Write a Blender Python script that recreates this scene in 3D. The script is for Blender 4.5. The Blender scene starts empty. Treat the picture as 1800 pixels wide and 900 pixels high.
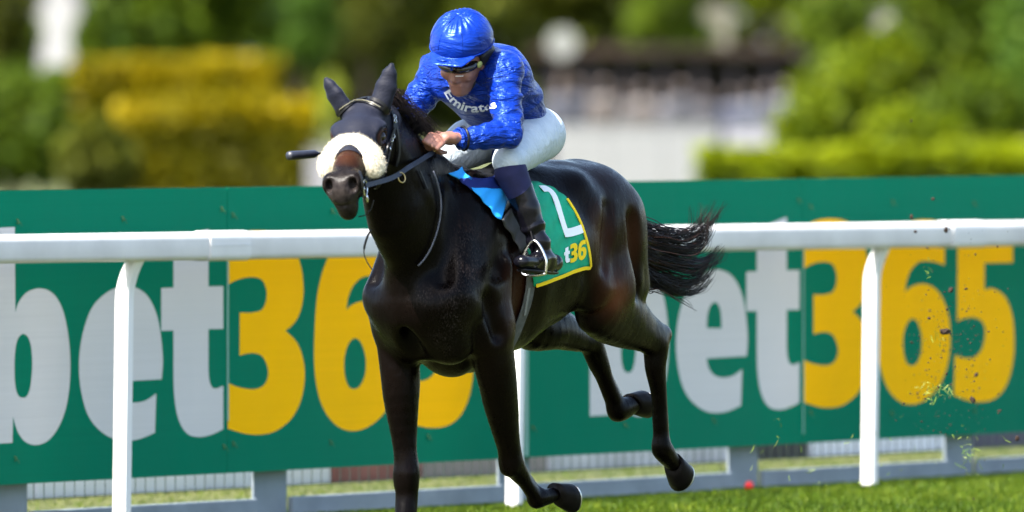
import bpy, bmesh, math, random
import numpy as np
from mathutils import Vector, Matrix
from mathutils.bvhtree import BVHTree
random.seed(7); RNG = np.random.default_rng(11)
scene = bpy.context.scene
C = scene.collection
R = math.radians

# ------------------------------------------------------------------ camera
FPX, HV, CAMH = 20000.0, 124.0, 2.0           # focal length in photo pixels, horizon row, lens height
cam_d = bpy.data.cameras.new('camera'); cam = bpy.data.objects.new('camera', cam_d); C.objects.link(cam)
cam.location = (0, 0, CAMH); cam.rotation_euler = (R(90), 0, 0)
cam_d.sensor_width = 36; cam_d.lens = FPX / 1800 * 36
cam_d.shift_y = -(450 - HV) / 1800
cam_d.clip_start = 1; cam_d.clip_end = 3000
cam_d.dof.use_dof = True; cam_d.dof.focus_distance = 45.6; cam_d.dof.aperture_fstop = 2.8
scene.camera = cam
# ------------------------------------------------------------------ light
SUN_AZ = R(227)             # direction towards the sun, on the ground
SUN_EL = R(52)
world = bpy.data.worlds.new('World'); scene.world = world; world.use_nodes = True
wn = world.node_tree; bg = wn.nodes['Background']
sky = wn.nodes.new('ShaderNodeTexSky'); sky.sky_type = 'NISHITA'; sky.sun_disc = False
sky.sun_elevation = SUN_EL; sky.sun_rotation = math.pi / 2 - SUN_AZ
wn.links.new(sky.outputs[0], bg.inputs[0]); bg.inputs[1].default_value = 0.12; sky.dust_density = 2.5
sd = bpy.data.lights.new('sun', 'SUN'); sd.energy = 5.0; sd.angle = R(0.53); sd.color = (1, 0.955, 0.88)
sun = bpy.data.objects.new('sun', sd); C.objects.link(sun)
sv = Vector((math.cos(SUN_AZ) * math.cos(SUN_EL), math.sin(SUN_AZ) * math.cos(SUN_EL), math.sin(SUN_EL)))
sun.rotation_euler = sv.to_track_quat('Z', 'Y').to_euler(); sun.location = (-20, 30, 40)
vs = scene.view_settings; vs.view_transform = 'Standard'; vs.look = 'None'; vs.gamma = 1; vs.exposure = 2.08
vs.use_curve_mapping = False
try:
    scene.cycles.use_denoising = True
    scene.cycles.max_bounces = 4; scene.cycles.use_adaptive_sampling = True; scene.cycles.adaptive_threshold = .02; scene.cycles.transparent_max_bounces = 8
except Exception: pass

# ------------------------------------------------------------------ helpers
def at(u, v, Y):                               # a photo pixel at a distance -> a point of the place
    return Vector(((u - 900) * Y / FPX, Y, CAMH - (v - HV) * Y / FPX))
def obj(name, me, mat=None, parent=None):
    o = bpy.data.objects.new(name, me); C.objects.link(o)
    if mat is not None and len(me.materials) == 0: me.materials.append(mat)
    if parent is not None: o.parent = parent
    return o
def tag(o, label=None, cat=None, group=None, kind=None):
    if label: o['label'] = label
    if cat: o['category'] = cat
    if group: o['group'] = group
    if kind: o['kind'] = kind
    return o
def empty(name, loc=(0, 0, 0), rz=0):
    o = bpy.data.objects.new(name, None); C.objects.link(o); o.location = loc; o.rotation_euler = (0, 0, rz)
    o.empty_display_size = .2
    return o
def mesh_np(name, V, F, smooth=True):
    V = np.asarray(V, dtype=np.float32); F = np.asarray(F, dtype=np.int32)
    me = bpy.data.meshes.new(name); n, k = F.shape
    me.vertices.add(len(V)); me.vertices.foreach_set('co', V.ravel())
    me.loops.add(n * k); me.loops.foreach_set('vertex_index', F.ravel())
    me.polygons.add(n)
    me.polygons.foreach_set('loop_start', np.arange(0, n * k, k, dtype=np.int32))
    if smooth: me.polygons.foreach_set('use_smooth', np.ones(n, dtype=bool))
    me.update(calc_edges=True); me.validate()
    return me
def col_attr(me, vals, name='tone'):           # one float per vertex
    a = me.attributes.new(name, 'FLOAT', 'POINT'); a.data.foreach_set('value', np.asarray(vals, dtype=np.float32))
class MB:                                      # collects simple shapes into one mesh
    def __init__(s): s.v = []; s.f = []
    def add(s, V, F):
        b = len(s.v); s.v += [tuple(p) for p in V]; s.f += [tuple(i + b for i in f) for f in F]
    def box(s, c, sx, sy, sz, M=None):
        P = [Vector(((x * sx) / 2, (y * sy) / 2, (z * sz) / 2)) for x in (-1, 1) for y in (-1, 1) for z in (-1, 1)]
        if M is not None: P = [M @ p for p in P]
        s.add([p + Vector(c) for p in P], [(0, 1, 3, 2), (4, 6, 7, 5), (0, 4, 5, 1), (2, 3, 7, 6), (0, 2, 6, 4), (1, 5, 7, 3)])
    def tube(s, pts, rad, n=8, cap=True):
        pts = [Vector(p) for p in pts]; m = len(pts)
        if not hasattr(rad, '__len__'): rad = [rad] * m
        V = []; ref = None
        for i, p in enumerate(pts):
            t = (pts[min(i + 1, m - 1)] - pts[max(i - 1, 0)]).normalized()
            if ref is None:
                ref = Vector((0, 0, 1)) if abs(t.z) < .9 else Vector((1, 0, 0))
            a = (ref - t * ref.dot(t)).normalized(); ref = a; b = t.cross(a)
            for j in range(n):
                q = 2 * math.pi * j / n; V.append(p + (a * math.cos(q) + b * math.sin(q)) * rad[i])
        F = [(i * n + j, i * n + (j + 1) % n, (i + 1) * n + (j + 1) % n, (i + 1) * n + j) for i in range(m - 1) for j in range(n)]
        if cap: F += [tuple(range(n - 1, -1, -1)), tuple((m - 1) * n + j for j in range(n))]
        s.add(V, F)
    def sweep(s, pts, prof, side, up):         # profile of (side, up) offsets swept along pts with fixed axes
        n = len(prof); V = []
        for p in pts:
            for a, b in prof: V.append(Vector(p) + side * a + up * b)
        m = len(pts)
        F = [(i * n + j, i * n + (j + 1) % n, (i + 1) * n + (j + 1) % n, (i + 1) * n + j) for i in range(m - 1) for j in range(n)]
        F += [tuple(range(n - 1, -1, -1)), tuple((m - 1) * n + j for j in range(n))]
        s.add(V, F)
    def mesh(s, name, smooth=False, bevel=0, autosmooth=None):
        me = bpy.data.meshes.new(name); me.from_pydata(s.v, [], s.f); me.update()
        bm = bmesh.new(); bm.from_mesh(me); bmesh.ops.recalc_face_normals(bm, faces=bm.faces[:])
        if bevel: bmesh.ops.bevel(bm, geom=[e for e in bm.edges if e.is_manifold and e.calc_face_angle(0) > .5], offset=bevel, segments=2, profile=.5, affect='EDGES')
        if autosmooth is not None:
            for e in bm.edges:
                if e.is_manifold and e.calc_face_angle(0) > autosmooth: e.smooth = False
            smooth = True
        for f in bm.faces: f.smooth = smooth
        bm.to_mesh(me); bm.free()
        return me
    def build(s, name, mat, parent=None, smooth=False, bevel=0, autosmooth=None):
        return obj(name, s.mesh(name, smooth, bevel, autosmooth), mat, parent)
def catmull(P, n=6, closed=False):
    P = [Vector(p) for p in P]; m = len(P); out = []
    for i in range(m if closed else m - 1):
        p1, p2 = P[i], P[(i + 1) % m]
        p0 = P[i - 1] if (closed or i > 0) else p1 * 2 - p2
        p3 = P[(i + 2) % m] if (closed or i + 2 < m) else p2 * 2 - p1
        for j in range(n):
            t = j / n
            out.append(((p1 * 2) + (p2 - p0) * t + (p0 * 2 - p1 * 5 + p2 * 4 - p3) * t * t + (p1 * 3 - p0 - p2 * 3 + p3) * t ** 3) * .5)
    if not closed: out.append(P[-1].copy())
    return out

# value noise for shaping meshes
_perm = np.random.default_rng(3).random((32, 32, 32)).astype(np.float32)
def vnoise(P):
    P = np.asarray(P, dtype=np.float64); i = np.floor(P).astype(int); f = P - i; f = f * f * (3 - 2 * f); o = 0
    for dx in (0, 1):
        for dy in (0, 1):
            for dz in (0, 1):
                w = (f[:, 0] if dx else 1 - f[:, 0]) * (f[:, 1] if dy else 1 - f[:, 1]) * (f[:, 2] if dz else 1 - f[:, 2])
                o = o + w * _perm[(i[:, 0] + dx) % 32, (i[:, 1] + dy) % 32, (i[:, 2] + dz) % 32]
    return o * 2 - 1

# smooth-union solid modelling for bodies: tapered elliptic capsules -> one continuous skin
class SDF:
    def __init__(s, h): s.h = h; s.p = []
    def e(s, A, B, ra, rb=None, up=(0, 0, 1), k=.03, op='u', grow=0):
        if rb is None: rb = ra
        if not hasattr(ra, '__len__'): ra = (ra, ra)
        if not hasattr(rb, '__len__'): rb = (rb, rb)
        A = np.array(A, float); B = np.array(B, float)
        if np.linalg.norm(B - A) < 1e-5: B = A + np.array([1e-4, 0, 0])
        s.p.append((A, B, np.array(ra) + grow, np.array(rb) + grow, np.array(up, float), k, op)); return s
    def ell(s, c, axes, k=.03, op='u'):        # axes: three vectors, the semi-axes
        s.p.append((np.array(c, float), [np.array(a, float) for a in axes], None, None, None, k, op)); return s
    def mesh_data(s):
        h = s.h; lo = np.full(3, 1e9); hi = -lo; bb = []
        for p in s.p:
            if p[2] is None:
                r = max(np.linalg.norm(a) for a in p[1]); l = p[0] - r; u = p[0] + r
            else:
                r = max(p[2].max(), p[3].max()); l = np.minimum(p[0], p[1]) - r; u = np.maximum(p[0], p[1]) + r
            bb.append((l, u)); 
            if p[6] == 'u': lo = np.minimum(lo, l); hi = np.maximum(hi, u)
        lo -= 4 * h; hi += 4 * h
        N = np.ceil((hi - lo) / h).astype(int) + 1
        G = np.full(N, .5, dtype=np.float32)
        ax = [lo[i] + h * np.arange(N[i]) for i in range(3)]
        for p, (l, u) in zip(s.p, bb):
            k = p[5]; m = k + 3 * h
            i0 = np.clip(np.floor((l - m - lo) / h).astype(int), 0, N); i1 = np.clip(np.ceil((u + m - lo) / h).astype(int) + 1, 0, N)
            if (i1 <= i0).any(): continue
            X = (ax[0][i0[0]:i1[0]])[:, None, None]; Y = (ax[1][i0[1]:i1[1]])[None, :, None]; Z = (ax[2][i0[2]:i1[2]])[None, None, :]
            if p[2] is None:
                qx, qy, qz = X - p[0][0], Y - p[0][1], Z - p[0][2]; k0 = 0; k1 = 0
                for a in p[1]:
                    L = np.linalg.norm(a); d = (qx * a[0] + qy * a[1] + qz * a[2]) / L
                    k0 = k0 + (d / L) ** 2; k1 = k1 + (d / L ** 2) ** 2
            else:
                A, B, ra, rb, up = p[:5]; v = B - A; L = np.linalg.norm(v); a = v / L
                w = up - a * up.dot(a)
                if np.linalg.norm(w) < 1e-3: w = np.array([1., 0, 0]) - a * a[0]
                w /= np.linalg.norm(w); x = np.cross(a, w)
                qx, qy, qz = X - A[0], Y - A[1], Z - A[2]
                q = qx * a[0] + qy * a[1] + qz * a[2]; t = np.clip(q / L, 0, 1); q = q - t * L
                dw = qx * w[0] + qy * w[1] + qz * w[2]; dx = qx * x[0] + qy * x[1] + qz * x[2]
                rw = ra[0] + (rb[0] - ra[0]) * t; rx = ra[1] + (rb[1] - ra[1]) * t; r3 = np.minimum(rw, rx)
                k0 = (dw / rw) ** 2 + (dx / rx) ** 2 + (q / r3) ** 2
                k1 = (dw / rw ** 2) ** 2 + (dx / rx ** 2) ** 2 + (q / r3 ** 2) ** 2
            k0 = np.sqrt(k0); d = ((k0 + 1e-7) * (k0 - 1) / (np.sqrt(k1) + 1e-6)).astype(np.float32)
            sl = tuple(slice(i0[i], i1[i]) for i in range(3)); g = G[sl]
            if p[6] == 'u':
                hh = np.maximum(k - np.abs(g - d), 0) / k; G[sl] = np.minimum(g, d) - hh * hh * k / 4
            else:
                d = -d; hh = np.maximum(k - np.abs(g - d), 0) / k; G[sl] = np.maximum(g, d) + hh * hh * k / 4
        ins = G < 0; n0, n1, n2 = N - 1
        cnt = np.zeros((n0, n1, n2), dtype=np.int8)
        for dx in (0, 1):
            for dy in (0, 1):
                for dz in (0, 1): cnt += ins[dx:dx + n0, dy:dy + n1, dz:dz + n2]
        act = (cnt > 0) & (cnt < 8); I, J, K = np.nonzero(act)
        idx = np.full((n0, n1, n2), -1, dtype=np.int32); idx[I, J, K] = np.arange(len(I))
        acc = np.zeros((len(I), 3)); num = np.zeros(len(I))
        cor = [(x, y, z) for x in (0, 1) for y in (0, 1) for z in (0, 1)]
        val = {c: G[I + c[0], J + c[1], K + c[2]] for c in cor}
        for c in cor:
            for d in range(3):
                if c[d] == 0:
                    e = list(c); e[d] = 1; e = tuple(e); a, b = val[c], val[e]; m = (a < 0) != (b < 0)
                    t = np.where(m, a / np.where(m, a - b, 1), 0)
                    P = np.tile(np.array(c, float), (len(I), 1)); P[:, d] = t
                    acc[m] += P[m]; num[m] += 1
        V = lo + h * (np.stack([I, J, K], 1) + acc / num[:, None])
        F = []
        for d in range(3):
            a = [slice(1, -1)] * 3; a[d] = slice(0, -1); b = list(a); b[d] = slice(1, None)
            sA, sB = ins[tuple(a)], ins[tuple(b)]; x = np.nonzero(sA != sB); sg = sA[x]
            ijk = [x[0], x[1], x[2]]
            for q in range(3):
                if q != d: ijk[q] = ijk[q] + 1
            o1, o2 = (d + 1) % 3, (d + 2) % 3
            def cell(s1, s2):
                t = list(ijk); t[o1] = t[o1] - s1; t[o2] = t[o2] - s2; return idx[t[0], t[1], t[2]]
            Q = np.stack([cell(1, 1), cell(0, 1), cell(0, 0), cell(1, 0)], 1)
            Q[~sg] = Q[~sg][:, ::-1]; F.append(Q)
        F = np.concatenate(F); F = F[(F >= 0).all(1)]
        return V, F
def vnormals(V, F):
    n = np.cross(V[F[:, 2]] - V[F[:, 0]], V[F[:, 3]] - V[F[:, 1]]); N = np.zeros_like(V)
    for i in range(4): np.add.at(N, F[:, i], n)
    return N / (np.linalg.norm(N, axis=1)[:, None] + 1e-12)
def relax(V, F, it=2, w=.5):
    for _ in range(it):
        S = np.zeros_like(V); n = np.zeros(len(V))
        for i in range(4):
            for j in ((i + 1) % 4, (i + 3) % 4):
                np.add.at(S, F[:, i], V[F[:, j]]); np.add.at(n, F[:, i], 1)
        V = V + w * (S / n[:, None] - V)
    return V

# materials ------------------------------------------------------------------
def lin(r, g, b): return tuple(((c / 255) / 12.92 if c / 255 < .04045 else ((c / 255 + .055) / 1.055) ** 2.4) for c in (r, g, b))
class NT:
    def __init__(s, name):
        s.m = bpy.data.materials.new(name); s.m.use_nodes = True; s.t = s.m.node_tree; s.b = s.t.nodes['Principled BSDF']
    def n(s, typ, **kw):
        x = s.t.nodes.new('ShaderNode' + typ)
        for a, b in kw.items():
            if a.startswith('i_'):
                key = a[2:]; key = int(key) if key.isdigit() else key.replace('_', ' ')
                x.inputs[key].default_value = b
            else: setattr(x, a, b)
        return x
    def l(s, a, b): s.t.links.new(a, b)
    def ramp(s, fac, stops):
        r = s.n('ValToRGB'); e = r.color_ramp.elements
        while len(e) < len(stops): e.new(.5)
        for x, (p, c) in zip(e, stops): x.position = p; x.color = (*c, 1) if len(c) == 3 else c
        s.l(fac, r.inputs[0]); return r.outputs[0]
    def noise(s, scale, detail=4, stretch=None, distort=0, rough=.55):
        tc = s.n('TexCoord'); v = tc.outputs['Object']
        if stretch:
            mp = s.n('Mapping'); mp.inputs['Scale'].default_value = stretch; s.l(v, mp.inputs[0]); v = mp.outputs[0]
        x = s.n('TexNoise', i_Scale=scale, i_Detail=detail, i_Distortion=distort, i_Roughness=rough); s.l(v, x.inputs['Vector']); return x.outputs[0]
    def bump(s, h, strength=.3, dist=.01, prev=None):
        b = s.n('Bump', i_Strength=strength, i_Distance=dist); s.l(h, b.inputs['Height'])
        if prev is not None: s.l(prev, b.inputs['Normal'])
        s.l(b.outputs[0], s.b.inputs['Normal']); return b.outputs[0]
    def set(s, **kw):
        for a, b in kw.items(): s.b.inputs[a.replace('_', ' ')].default_value = b
        return s
def M(name, c, rough=.5, spec=.5, var=0, vscale=6, bump=0, bscale=40, bdist=.004, stretch=None, **kw):
    m = NT(name); m.set(Roughness=rough, **kw); m.b.inputs['Specular IOR Level'].default_value = spec
    m.b.inputs['Base Color'].default_value = (*c, 1)
    if var:
        f = m.noise(vscale, stretch=stretch)
        m.l(m.ramp(f, [(.3, tuple(x * (1 - var) for x in c)), (.7, tuple(min(1, x * (1 + var)) for x in c))]), m.b.inputs['Base Color'])
    if bump: m.bump(m.noise(bscale, stretch=stretch), bump, bdist)
    return m.m

# ------------------------------------------------------------------ the line of the course
A0 = at(0, HV, FPX / 411.9); A1 = at(1800, HV, FPX / 359.0)
RO = Vector((A0.x, A0.y, 0)); DV = Vector((A1.x - A0.x, A1.y - A0.y, 0)).normalized()      # along the rail, away to the right
NV = Vector((DV.y, -DV.x, 0))                                                              # towards the track
ZV = Vector((0, 0, 1))
def on_line(u, v, off):                        # pixel -> (distance along, height) on the upright plane off metres in front of the rail line
    k = (u - 900) / FPX; o = RO + NV * off
    a = (k * o.y - o.x) / (DV.x - k * DV.y); Y = o.y + a * DV.y
    return a, CAMH - (v - HV) * Y / FPX
def lp(a, off, z): return RO + DV * a + NV * off + ZV * z
HO = -0.40                                     # banners stand 0.4 m behind the rail

# ------------------------------------------------------------------ ground
def turf_mat():
    m = NT('turf'); f = m.noise(.7, 6); g = m.noise(14, 5)
    c1 = m.ramp(f, [(.3, (.038, .055, .007)), (.7, (.085, .085, .014))])
    c2 = m.ramp(g, [(.3, (.45, .5, .4)), (.7, (1.1, 1.1, 1.0))])
    x = m.n('MixRGB', blend_type='MULTIPLY', i_0=1.0); m.l(c1, x.inputs[1]); m.l(c2, x.inputs[2]); m.l(x.outputs[0], m.b.inputs['Base Color'])
    m.set(Roughness=.9); m.bump(m.noise(30, 4), .8, .03); return m.m
g = MB(); n = 24
g.add([(-900 + 1800 * i / n, -60 + 1800 * j / n, 0) for j in range(n + 1) for i in range(n + 1)],
      [(j * (n + 1) + i, j * (n + 1) + i + 1, (j + 1) * (n + 1) + i + 1, (j + 1) * (n + 1) + i) for j in range(n) for i in range(n)])
tag(g.build('ground', turf_mat()), kind='structure')

def blades(name, a0, a1, p0, p1, dens, hmin, hmax, mat, label, w=.0035):
    n = int((a1 - a0) * (p1 - p0) * dens)
    a = RNG.uniform(a0, a1, n); p = RNG.uniform(p0, p1, n)
    o = np.array(RO); d = np.array(DV); q = np.array(NV)
    B = o + a[:, None] * d + p[:, None] * q
    patch = vnoise(np.stack([a * 2.1, p * 2.1, a * 0], 1)) * .5 + vnoise(np.stack([a * 7, p * 7, a * 0 + 5], 1)) * .5
    h = RNG.uniform(hmin, hmax, n) * (1 + .35 * patch) * np.clip((p + .75) / 1.3, .3, 1)
    th = RNG.uniform(0, 2 * np.pi, n); ln = RNG.uniform(.15, .75, n) * h
    lean = np.stack([np.cos(th), np.sin(th), np.zeros(n)], 1) * ln[:, None]
    t2 = RNG.uniform(0, 2 * np.pi, n); W = np.stack([np.cos(t2), np.sin(t2), np.zeros(n)], 1) * (RNG.uniform(.6, 1.3, n) * w)[:, None]
    up = np.array([0, 0, 1.])
    P1 = B + lean * .35 + up * (h * .62)[:, None]; P2 = B + lean + up * h[:, None]
    V = np.stack([B - W, B + W, P1 + W * .75, P1 - W * .75, P2 + W * .12, P2 - W * .12], 1).reshape(-1, 3)
    b = np.arange(n) * 6
    F = np.concatenate([np.stack([b, b + 1, b + 2, b + 3], 1), np.stack([b + 3, b + 2, b + 4, b + 5], 1)])
    me = mesh_np(name, V, F, False); col_attr(me, np.repeat(np.clip(.5 + .35 * patch + RNG.normal(0, .2, n), 0, 1), 6))
    return tag(obj(name, me, mat), label, 'grass', kind='stuff')
def leaf_mat(name, dark, mid, light, trans=.35, rough=.55):
    m = NT(name); at_ = m.n('Attribute', attribute_name='tone')
    c = m.ramp(at_.outputs['Fac'], [(0, dark), (.5, mid), (1, light)])
    m.l(c, m.b.inputs['Base Color']); m.set(Roughness=rough); m.b.inputs['Specular IOR Level'].default_value = .12
    tr = m.n('BsdfTranslucent'); m.l(c, tr.inputs[0]); mx = m.n('MixShader', i_0=trans)
    m.l(m.b.outputs[0], mx.inputs[1]); m.l(tr.outputs[0], mx.inputs[2]); m.l(mx.outputs[0], m.t.nodes['Material Output'].inputs[0])
    return m.m
grass_m = leaf_mat('grass_blade', (.015, .034, .002), (.044, .084, .003), (.11, .145, .010), .3)
blades('grass', -1.5, 12.5, -.7, 2.6, 3600, .018, .046, grass_m, 'green turf blades along the foot of the running rail')
blades('grass_verge', -6, 14, -5, -.75, 420, .012, .032, grass_m, 'grass verge behind the mesh fence', .006)
blades('track_grass', -7, 12, 2.6, 6.5, 420, .03, .07, grass_m, 'trodden grass on the racing track', .006)

# ------------------------------------------------------------------ fence behind the banners
paint = M('fence_paint', (.21, .245, .275), .6, .2, .18, 4, .2, 60, .002)
def mesh_fence():
    root = empty('mesh_fence', lp(0, HO - .09, 0)); inv = root.location
    tag(root, 'pale grey timber fence with wire mesh behind the green banners', 'fence')
    M3 = Matrix((DV, NV, ZV)).transposed()
    pa = [on_line(u, 800, HO - .09)[0] for u in (15, 452, 862, 1282, 1684)]; st = (pa[-1] - pa[0]) / 4
    pa = [pa[0] + st * i for i in range(-1, 7)]
    b = MB(); b.box((0, 0, .66), .27, .014, 1.36, M3); me = b.mesh('post', bevel=.008)
    for a in pa:
        o = obj('post', me, paint, root); o.location = lp(a, HO - .09, 0) - inv
    b = MB(); b.box((0, 0, .055), .05, .018, .115, M3)
    b2 = MB(); b2.box((0, 0, 0), st - .275, .028, .135, M3); me2 = b2.mesh('board', bevel=.004)
    for a in pa[:-1]:
        for z in (.014, 1.15):
            o = obj('board', me2, paint, root); o.location = lp(a + st / 2, HO - .07, z) - inv
    wire = M('wire', (.05, .07, .06), .45, .5, Metallic=.6)
    for a in pa[:-1]:
        w = MB(); x = a + .145
        while x < a + st - .145:
            w.tube([lp(x, HO - .115, .12) - inv, lp(x, HO - .115, 1.1) - inv], .0022, 4, False); x += .077
        for z in np.arange(.13, 1.1, .15):
            w.tube([lp(a + .14, HO - .119, z) - inv, lp(a + st - .14, HO - .119, z) - inv], .0022, 4, False)
        tag(w.build('wire_mesh', wire, root), kind='stuff')
mesh_fence()

# ------------------------------------------------------------------ banners
def correx(name, c):
    m = NT(name); w = m.n('TexCoord'); mp = m.n('Mapping'); mp.inputs['Scale'].default_value = (.6, .6, 130)
    m.l(w.outputs['Object'], mp.inputs[0]); nz = m.n('TexNoise', i_Scale=1.0, i_Detail=2.0); m.l(mp.outputs[0], nz.inputs['Vector'])
    m.l(m.ramp(nz.outputs[0], [(.3, tuple(x * .97 for x in c)), (.7, tuple(min(1, x * 1.025) for x in c))]), m.b.inputs['Base Color'])
    m.set(Roughness=.55); m.b.inputs['Specular IOR Level'].default_value = .03
    p = m.bump(nz.outputs[0], .05, .003); m.bump(m.noise(1.5, 3, (1, 1, .6)), .6, .045, p); return m.m
ban_m = correx('banner_green', (.0004, .16, .088)); let_w = correx('letter_silver', (.58, .56, .54)); let_y = correx('letter_yellow', (.93, .465, .001))
tie_m = M('cable_tie', (.07, .14, .03), .4); seam_m = M('seam_tape', (.16, .34, .28), .5)
Cn = 'c'                                       # corner flag
GL = {}
GL['t'] = [[(305.5, 425, Cn), (367, 402, Cn), (367, 503.5, Cn), (393, 503, Cn), (393, 578, Cn), (367, 578.5, Cn), (367, 650, Cn), (368.5, 668), (373, 680), (380, 683), (386, 681), (393, 678, Cn), (393, 754, Cn), (380, 761), (362, 767), (347, 768), (332, 764), (320, 750), (311, 725), (306.5, 690), (305.5, 655, Cn), (305.5, 581, Cn), (284, 581.5, Cn), (284, 506.5, Cn), (305.5, 505.5, Cn)]]
GL['3'] = [[(401, 500.5, Cn), (415, 493), (432, 488), (450, 487.5), (462, 493), (468, 506), (469.5, 518), (467, 534), (460, 545), (447, 549), (437, 550), (422, 549.5, Cn), (422, 625, Cn), (432, 622), (447, 620.5), (460, 625), (468, 637), (472, 652), (470, 667), (462, 679), (448, 684), (432, 683), (415, 679), (401, 673, Cn), (401, 753.5, Cn), (415, 758), (435, 763), (458, 764), (480, 760), (500, 748), (515, 733), (528, 708), (535, 678), (536, 652), (532, 625), (523, 603), (512, 590), (502, 581.5, Cn), (515, 571), (525, 556), (531, 538), (534, 515), (533, 490), (530, 470), (523, 448), (512, 428), (497, 414), (478, 407), (455, 405), (430, 408), (401, 420, Cn)]]
GL['6'] = [[(1661, 466, Cn), (1661, 397, Cn), (1648, 389.5), (1628, 386), (1605, 389), (1588, 398), (1572, 415), (1560, 438), (1551, 470), (1546, 505), (1543.5, 550), (1543, 600), (1547, 640), (1555, 670), (1567, 692), (1582, 706), (1598, 711), (1615, 709), (1635, 697), (1652, 677), (1664, 650), (1670, 620), (1671, 585), (1668, 555), (1660, 530), (1650, 513), (1638, 503), (1624, 499), (1610, 501), (1598, 507), (1591.5, 514, Cn), (1594, 495), (1600, 478), (1610, 465), (1622, 459), (1640, 460), (1652, 463)],
           [(1605, 560), (1614, 568), (1620, 588), (1621, 605), (1619, 622), (1612, 638), (1602, 643), (1594, 637), (1589, 620), (1588, 600), (1590, 583), (1596, 567)]]
GL['5'] = [[(1781, 391, Cn), (1781, 461.5, Cn), (1731, 462.5, Cn), (1731, 509.5, Cn), (1742, 507), (1755, 511), (1768, 523), (1777, 543), (1782, 568), (1783.5, 600), (1782, 630), (1776, 660), (1765, 685), (1750, 700), (1733, 706), (1712, 706), (1690, 700), (1677, 694, Cn), (1679, 624, Cn), (1690, 628), (1703, 630), (1716, 626), (1726, 614), (1731, 597), (1732, 580), (1728, 567), (1719, 560), (1707, 558), (1695, 560), (1683, 565, Cn), (1684, 395, Cn)]]
GL['e'] = [[(1313, 626, Cn), (1315, 598), (1313, 565), (1308, 530), (1300, 505), (1288, 486), (1272, 476), (1256, 474), (1240, 479), (1222, 492), (1207, 512), (1196, 545), (1190, 580), (1189, 615), (1193, 650), (1202, 683), (1217, 706), (1237, 721), (1258, 726), (1280, 723), (1303, 713, Cn), (1305, 649, Cn), (1290, 660), (1272, 664), (1257, 660), (1248, 650), (1244, 638), (1243, 630, Cn)],
           [(1243, 577, Cn), (1244, 555), (1249, 538), (1257, 531), (1264, 537), (1268, 553), (1269, 577, Cn)]]
GL['b'] = [[(27.5, 549, Cn), (33, 532), (45, 516), (58, 509), (70, 507), (85, 510), (100, 523), (112, 548), (120, 585), (124, 630), (123, 675), (117, 715), (105, 748), (90, 770), (75, 780), (58, 782), (42, 774), (30, 755), (23.5, 732, Cn), (22.5, 778.5, Cn), (-38, 782, Cn), (-38, 402, Cn), (26.5, 399, Cn)],
           [(42, 587), (50, 593), (55, 608), (57, 630), (57, 650), (54, 680), (48, 696), (40, 699), (32, 694), (27, 675), (26, 645), (26.5, 625), (29, 605), (34, 592)]]
def outline(path, fn):                          # corners stay sharp, the rest is a smooth curve
    P = [(Vector((*fn(p[0], p[1]), 0)), len(p) > 2) for p in path]; n = len(P)
    cs = [i for i in range(n) if P[i][1]]
    if not cs: return catmull([p for p, _ in P], 4, True)
    out = []
    for j, i in enumerate(cs):
        e = cs[(j + 1) % len(cs)]; e = e if e > i else e + n
        seg = [P[q % n][0] for q in range(i, e + 1)]
        out += [seg[0]] if len(seg) == 2 else catmull(seg, 4)[:-1]
    return out
def fill(name, loops):                          # filled 2D outline -> mesh in (x, y)
    cu = bpy.data.curves.new(name, 'CURVE'); cu.dimensions = '2D'; cu.fill_mode = 'BOTH'
    for L in loops:
        s = cu.splines.new('POLY'); s.points.add(len(L) - 1); s.use_cyclic_u = True
        for q, p in zip(s.points, L): q.co = (p.x, p.y, 0, 1)
    t = bpy.data.objects.new(name, cu); C.objects.link(t); dg = bpy.context.evaluated_depsgraph_get()
    me = bpy.data.meshes.new_from_object(t.evaluated_get(dg)); bpy.data.objects.remove(t)
    return me
sa = {u: on_line(u, 600, HO)[0] for u in (400.2, 925.5, 1412)}
s0, s1, s2 = sa[400.2], sa[925.5], sa[1412]; PER = s2 - s0; W3, WB = s1 - s0, s2 - s1
home = {'t': 0, '3': 0, 'b': 0, '6': 1, '5': 1, 'e': 1}
gl_me = {}
for ch, paths in GL.items():                    # outlines in metres along the board, brought home to the first repeat
    loops = [[Vector((p.x - home[ch] * PER, p.y, 0)) for p in outline(pa, lambda u, v: on_line(u, v, HO))] for pa in paths]
    me = fill('letter_' + ch, loops)
    for v in me.vertices:
        a, z = v.co.x - s0, v.co.y; v.co = DV * a + ZV * z
    me.update(); gl_me[ch] = me
def banner(a0, w, chars, da, mat, label, group):
    root = empty('banner', lp(a0, HO, 0)); tag(root, label, 'banner', group)
    b = MB(); M3 = Matrix((DV, NV, ZV)).transposed()
    b.box(DV * (w / 2) + NV * -.006 + ZV * .843, w - .006, .008, 1.274, M3); b.build('sheet', ban_m, root)
    for ch in chars:
        me = gl_me[ch].copy(); o = obj('letter', me, mat, root); o.location = DV * (s0 + da - a0) + NV * -.0017
    x = .05; i = 0
    while x < w:
        for z in (1.365, .335):
            if random.random() < .85 or x < .1:
                t = MB(); j = random.uniform(-.02, .02); zz = z + random.uniform(-.02, .02); p = DV * (x + j) + ZV * zz
                t.tube([p + NV * -.01 + ZV * .008, p + NV * .008 + ZV * .006, p + NV * .009 - ZV * .004, p + NV * .003 - ZV * .012], .0028, 6)
                t.tube([p + NV * .006, p + NV * .014 + DV * .008 - ZV * .008, p + NV * .015 + DV * .016 - ZV * .022], .0015, 5)
                t.build('cable_tie', tie_m, root, True)
        x += (w - .1) / 3
    return root
BG = 'green advertising banners behind the rail'
banner(s0 - WB, WB, 'bet', 0, let_w, 'green banner with silver letters bet at the far left, behind the near post', BG)
banner(s0, W3, '365', 0, let_y, 'green banner with yellow figures 365 half hidden behind the horse', BG)
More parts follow.
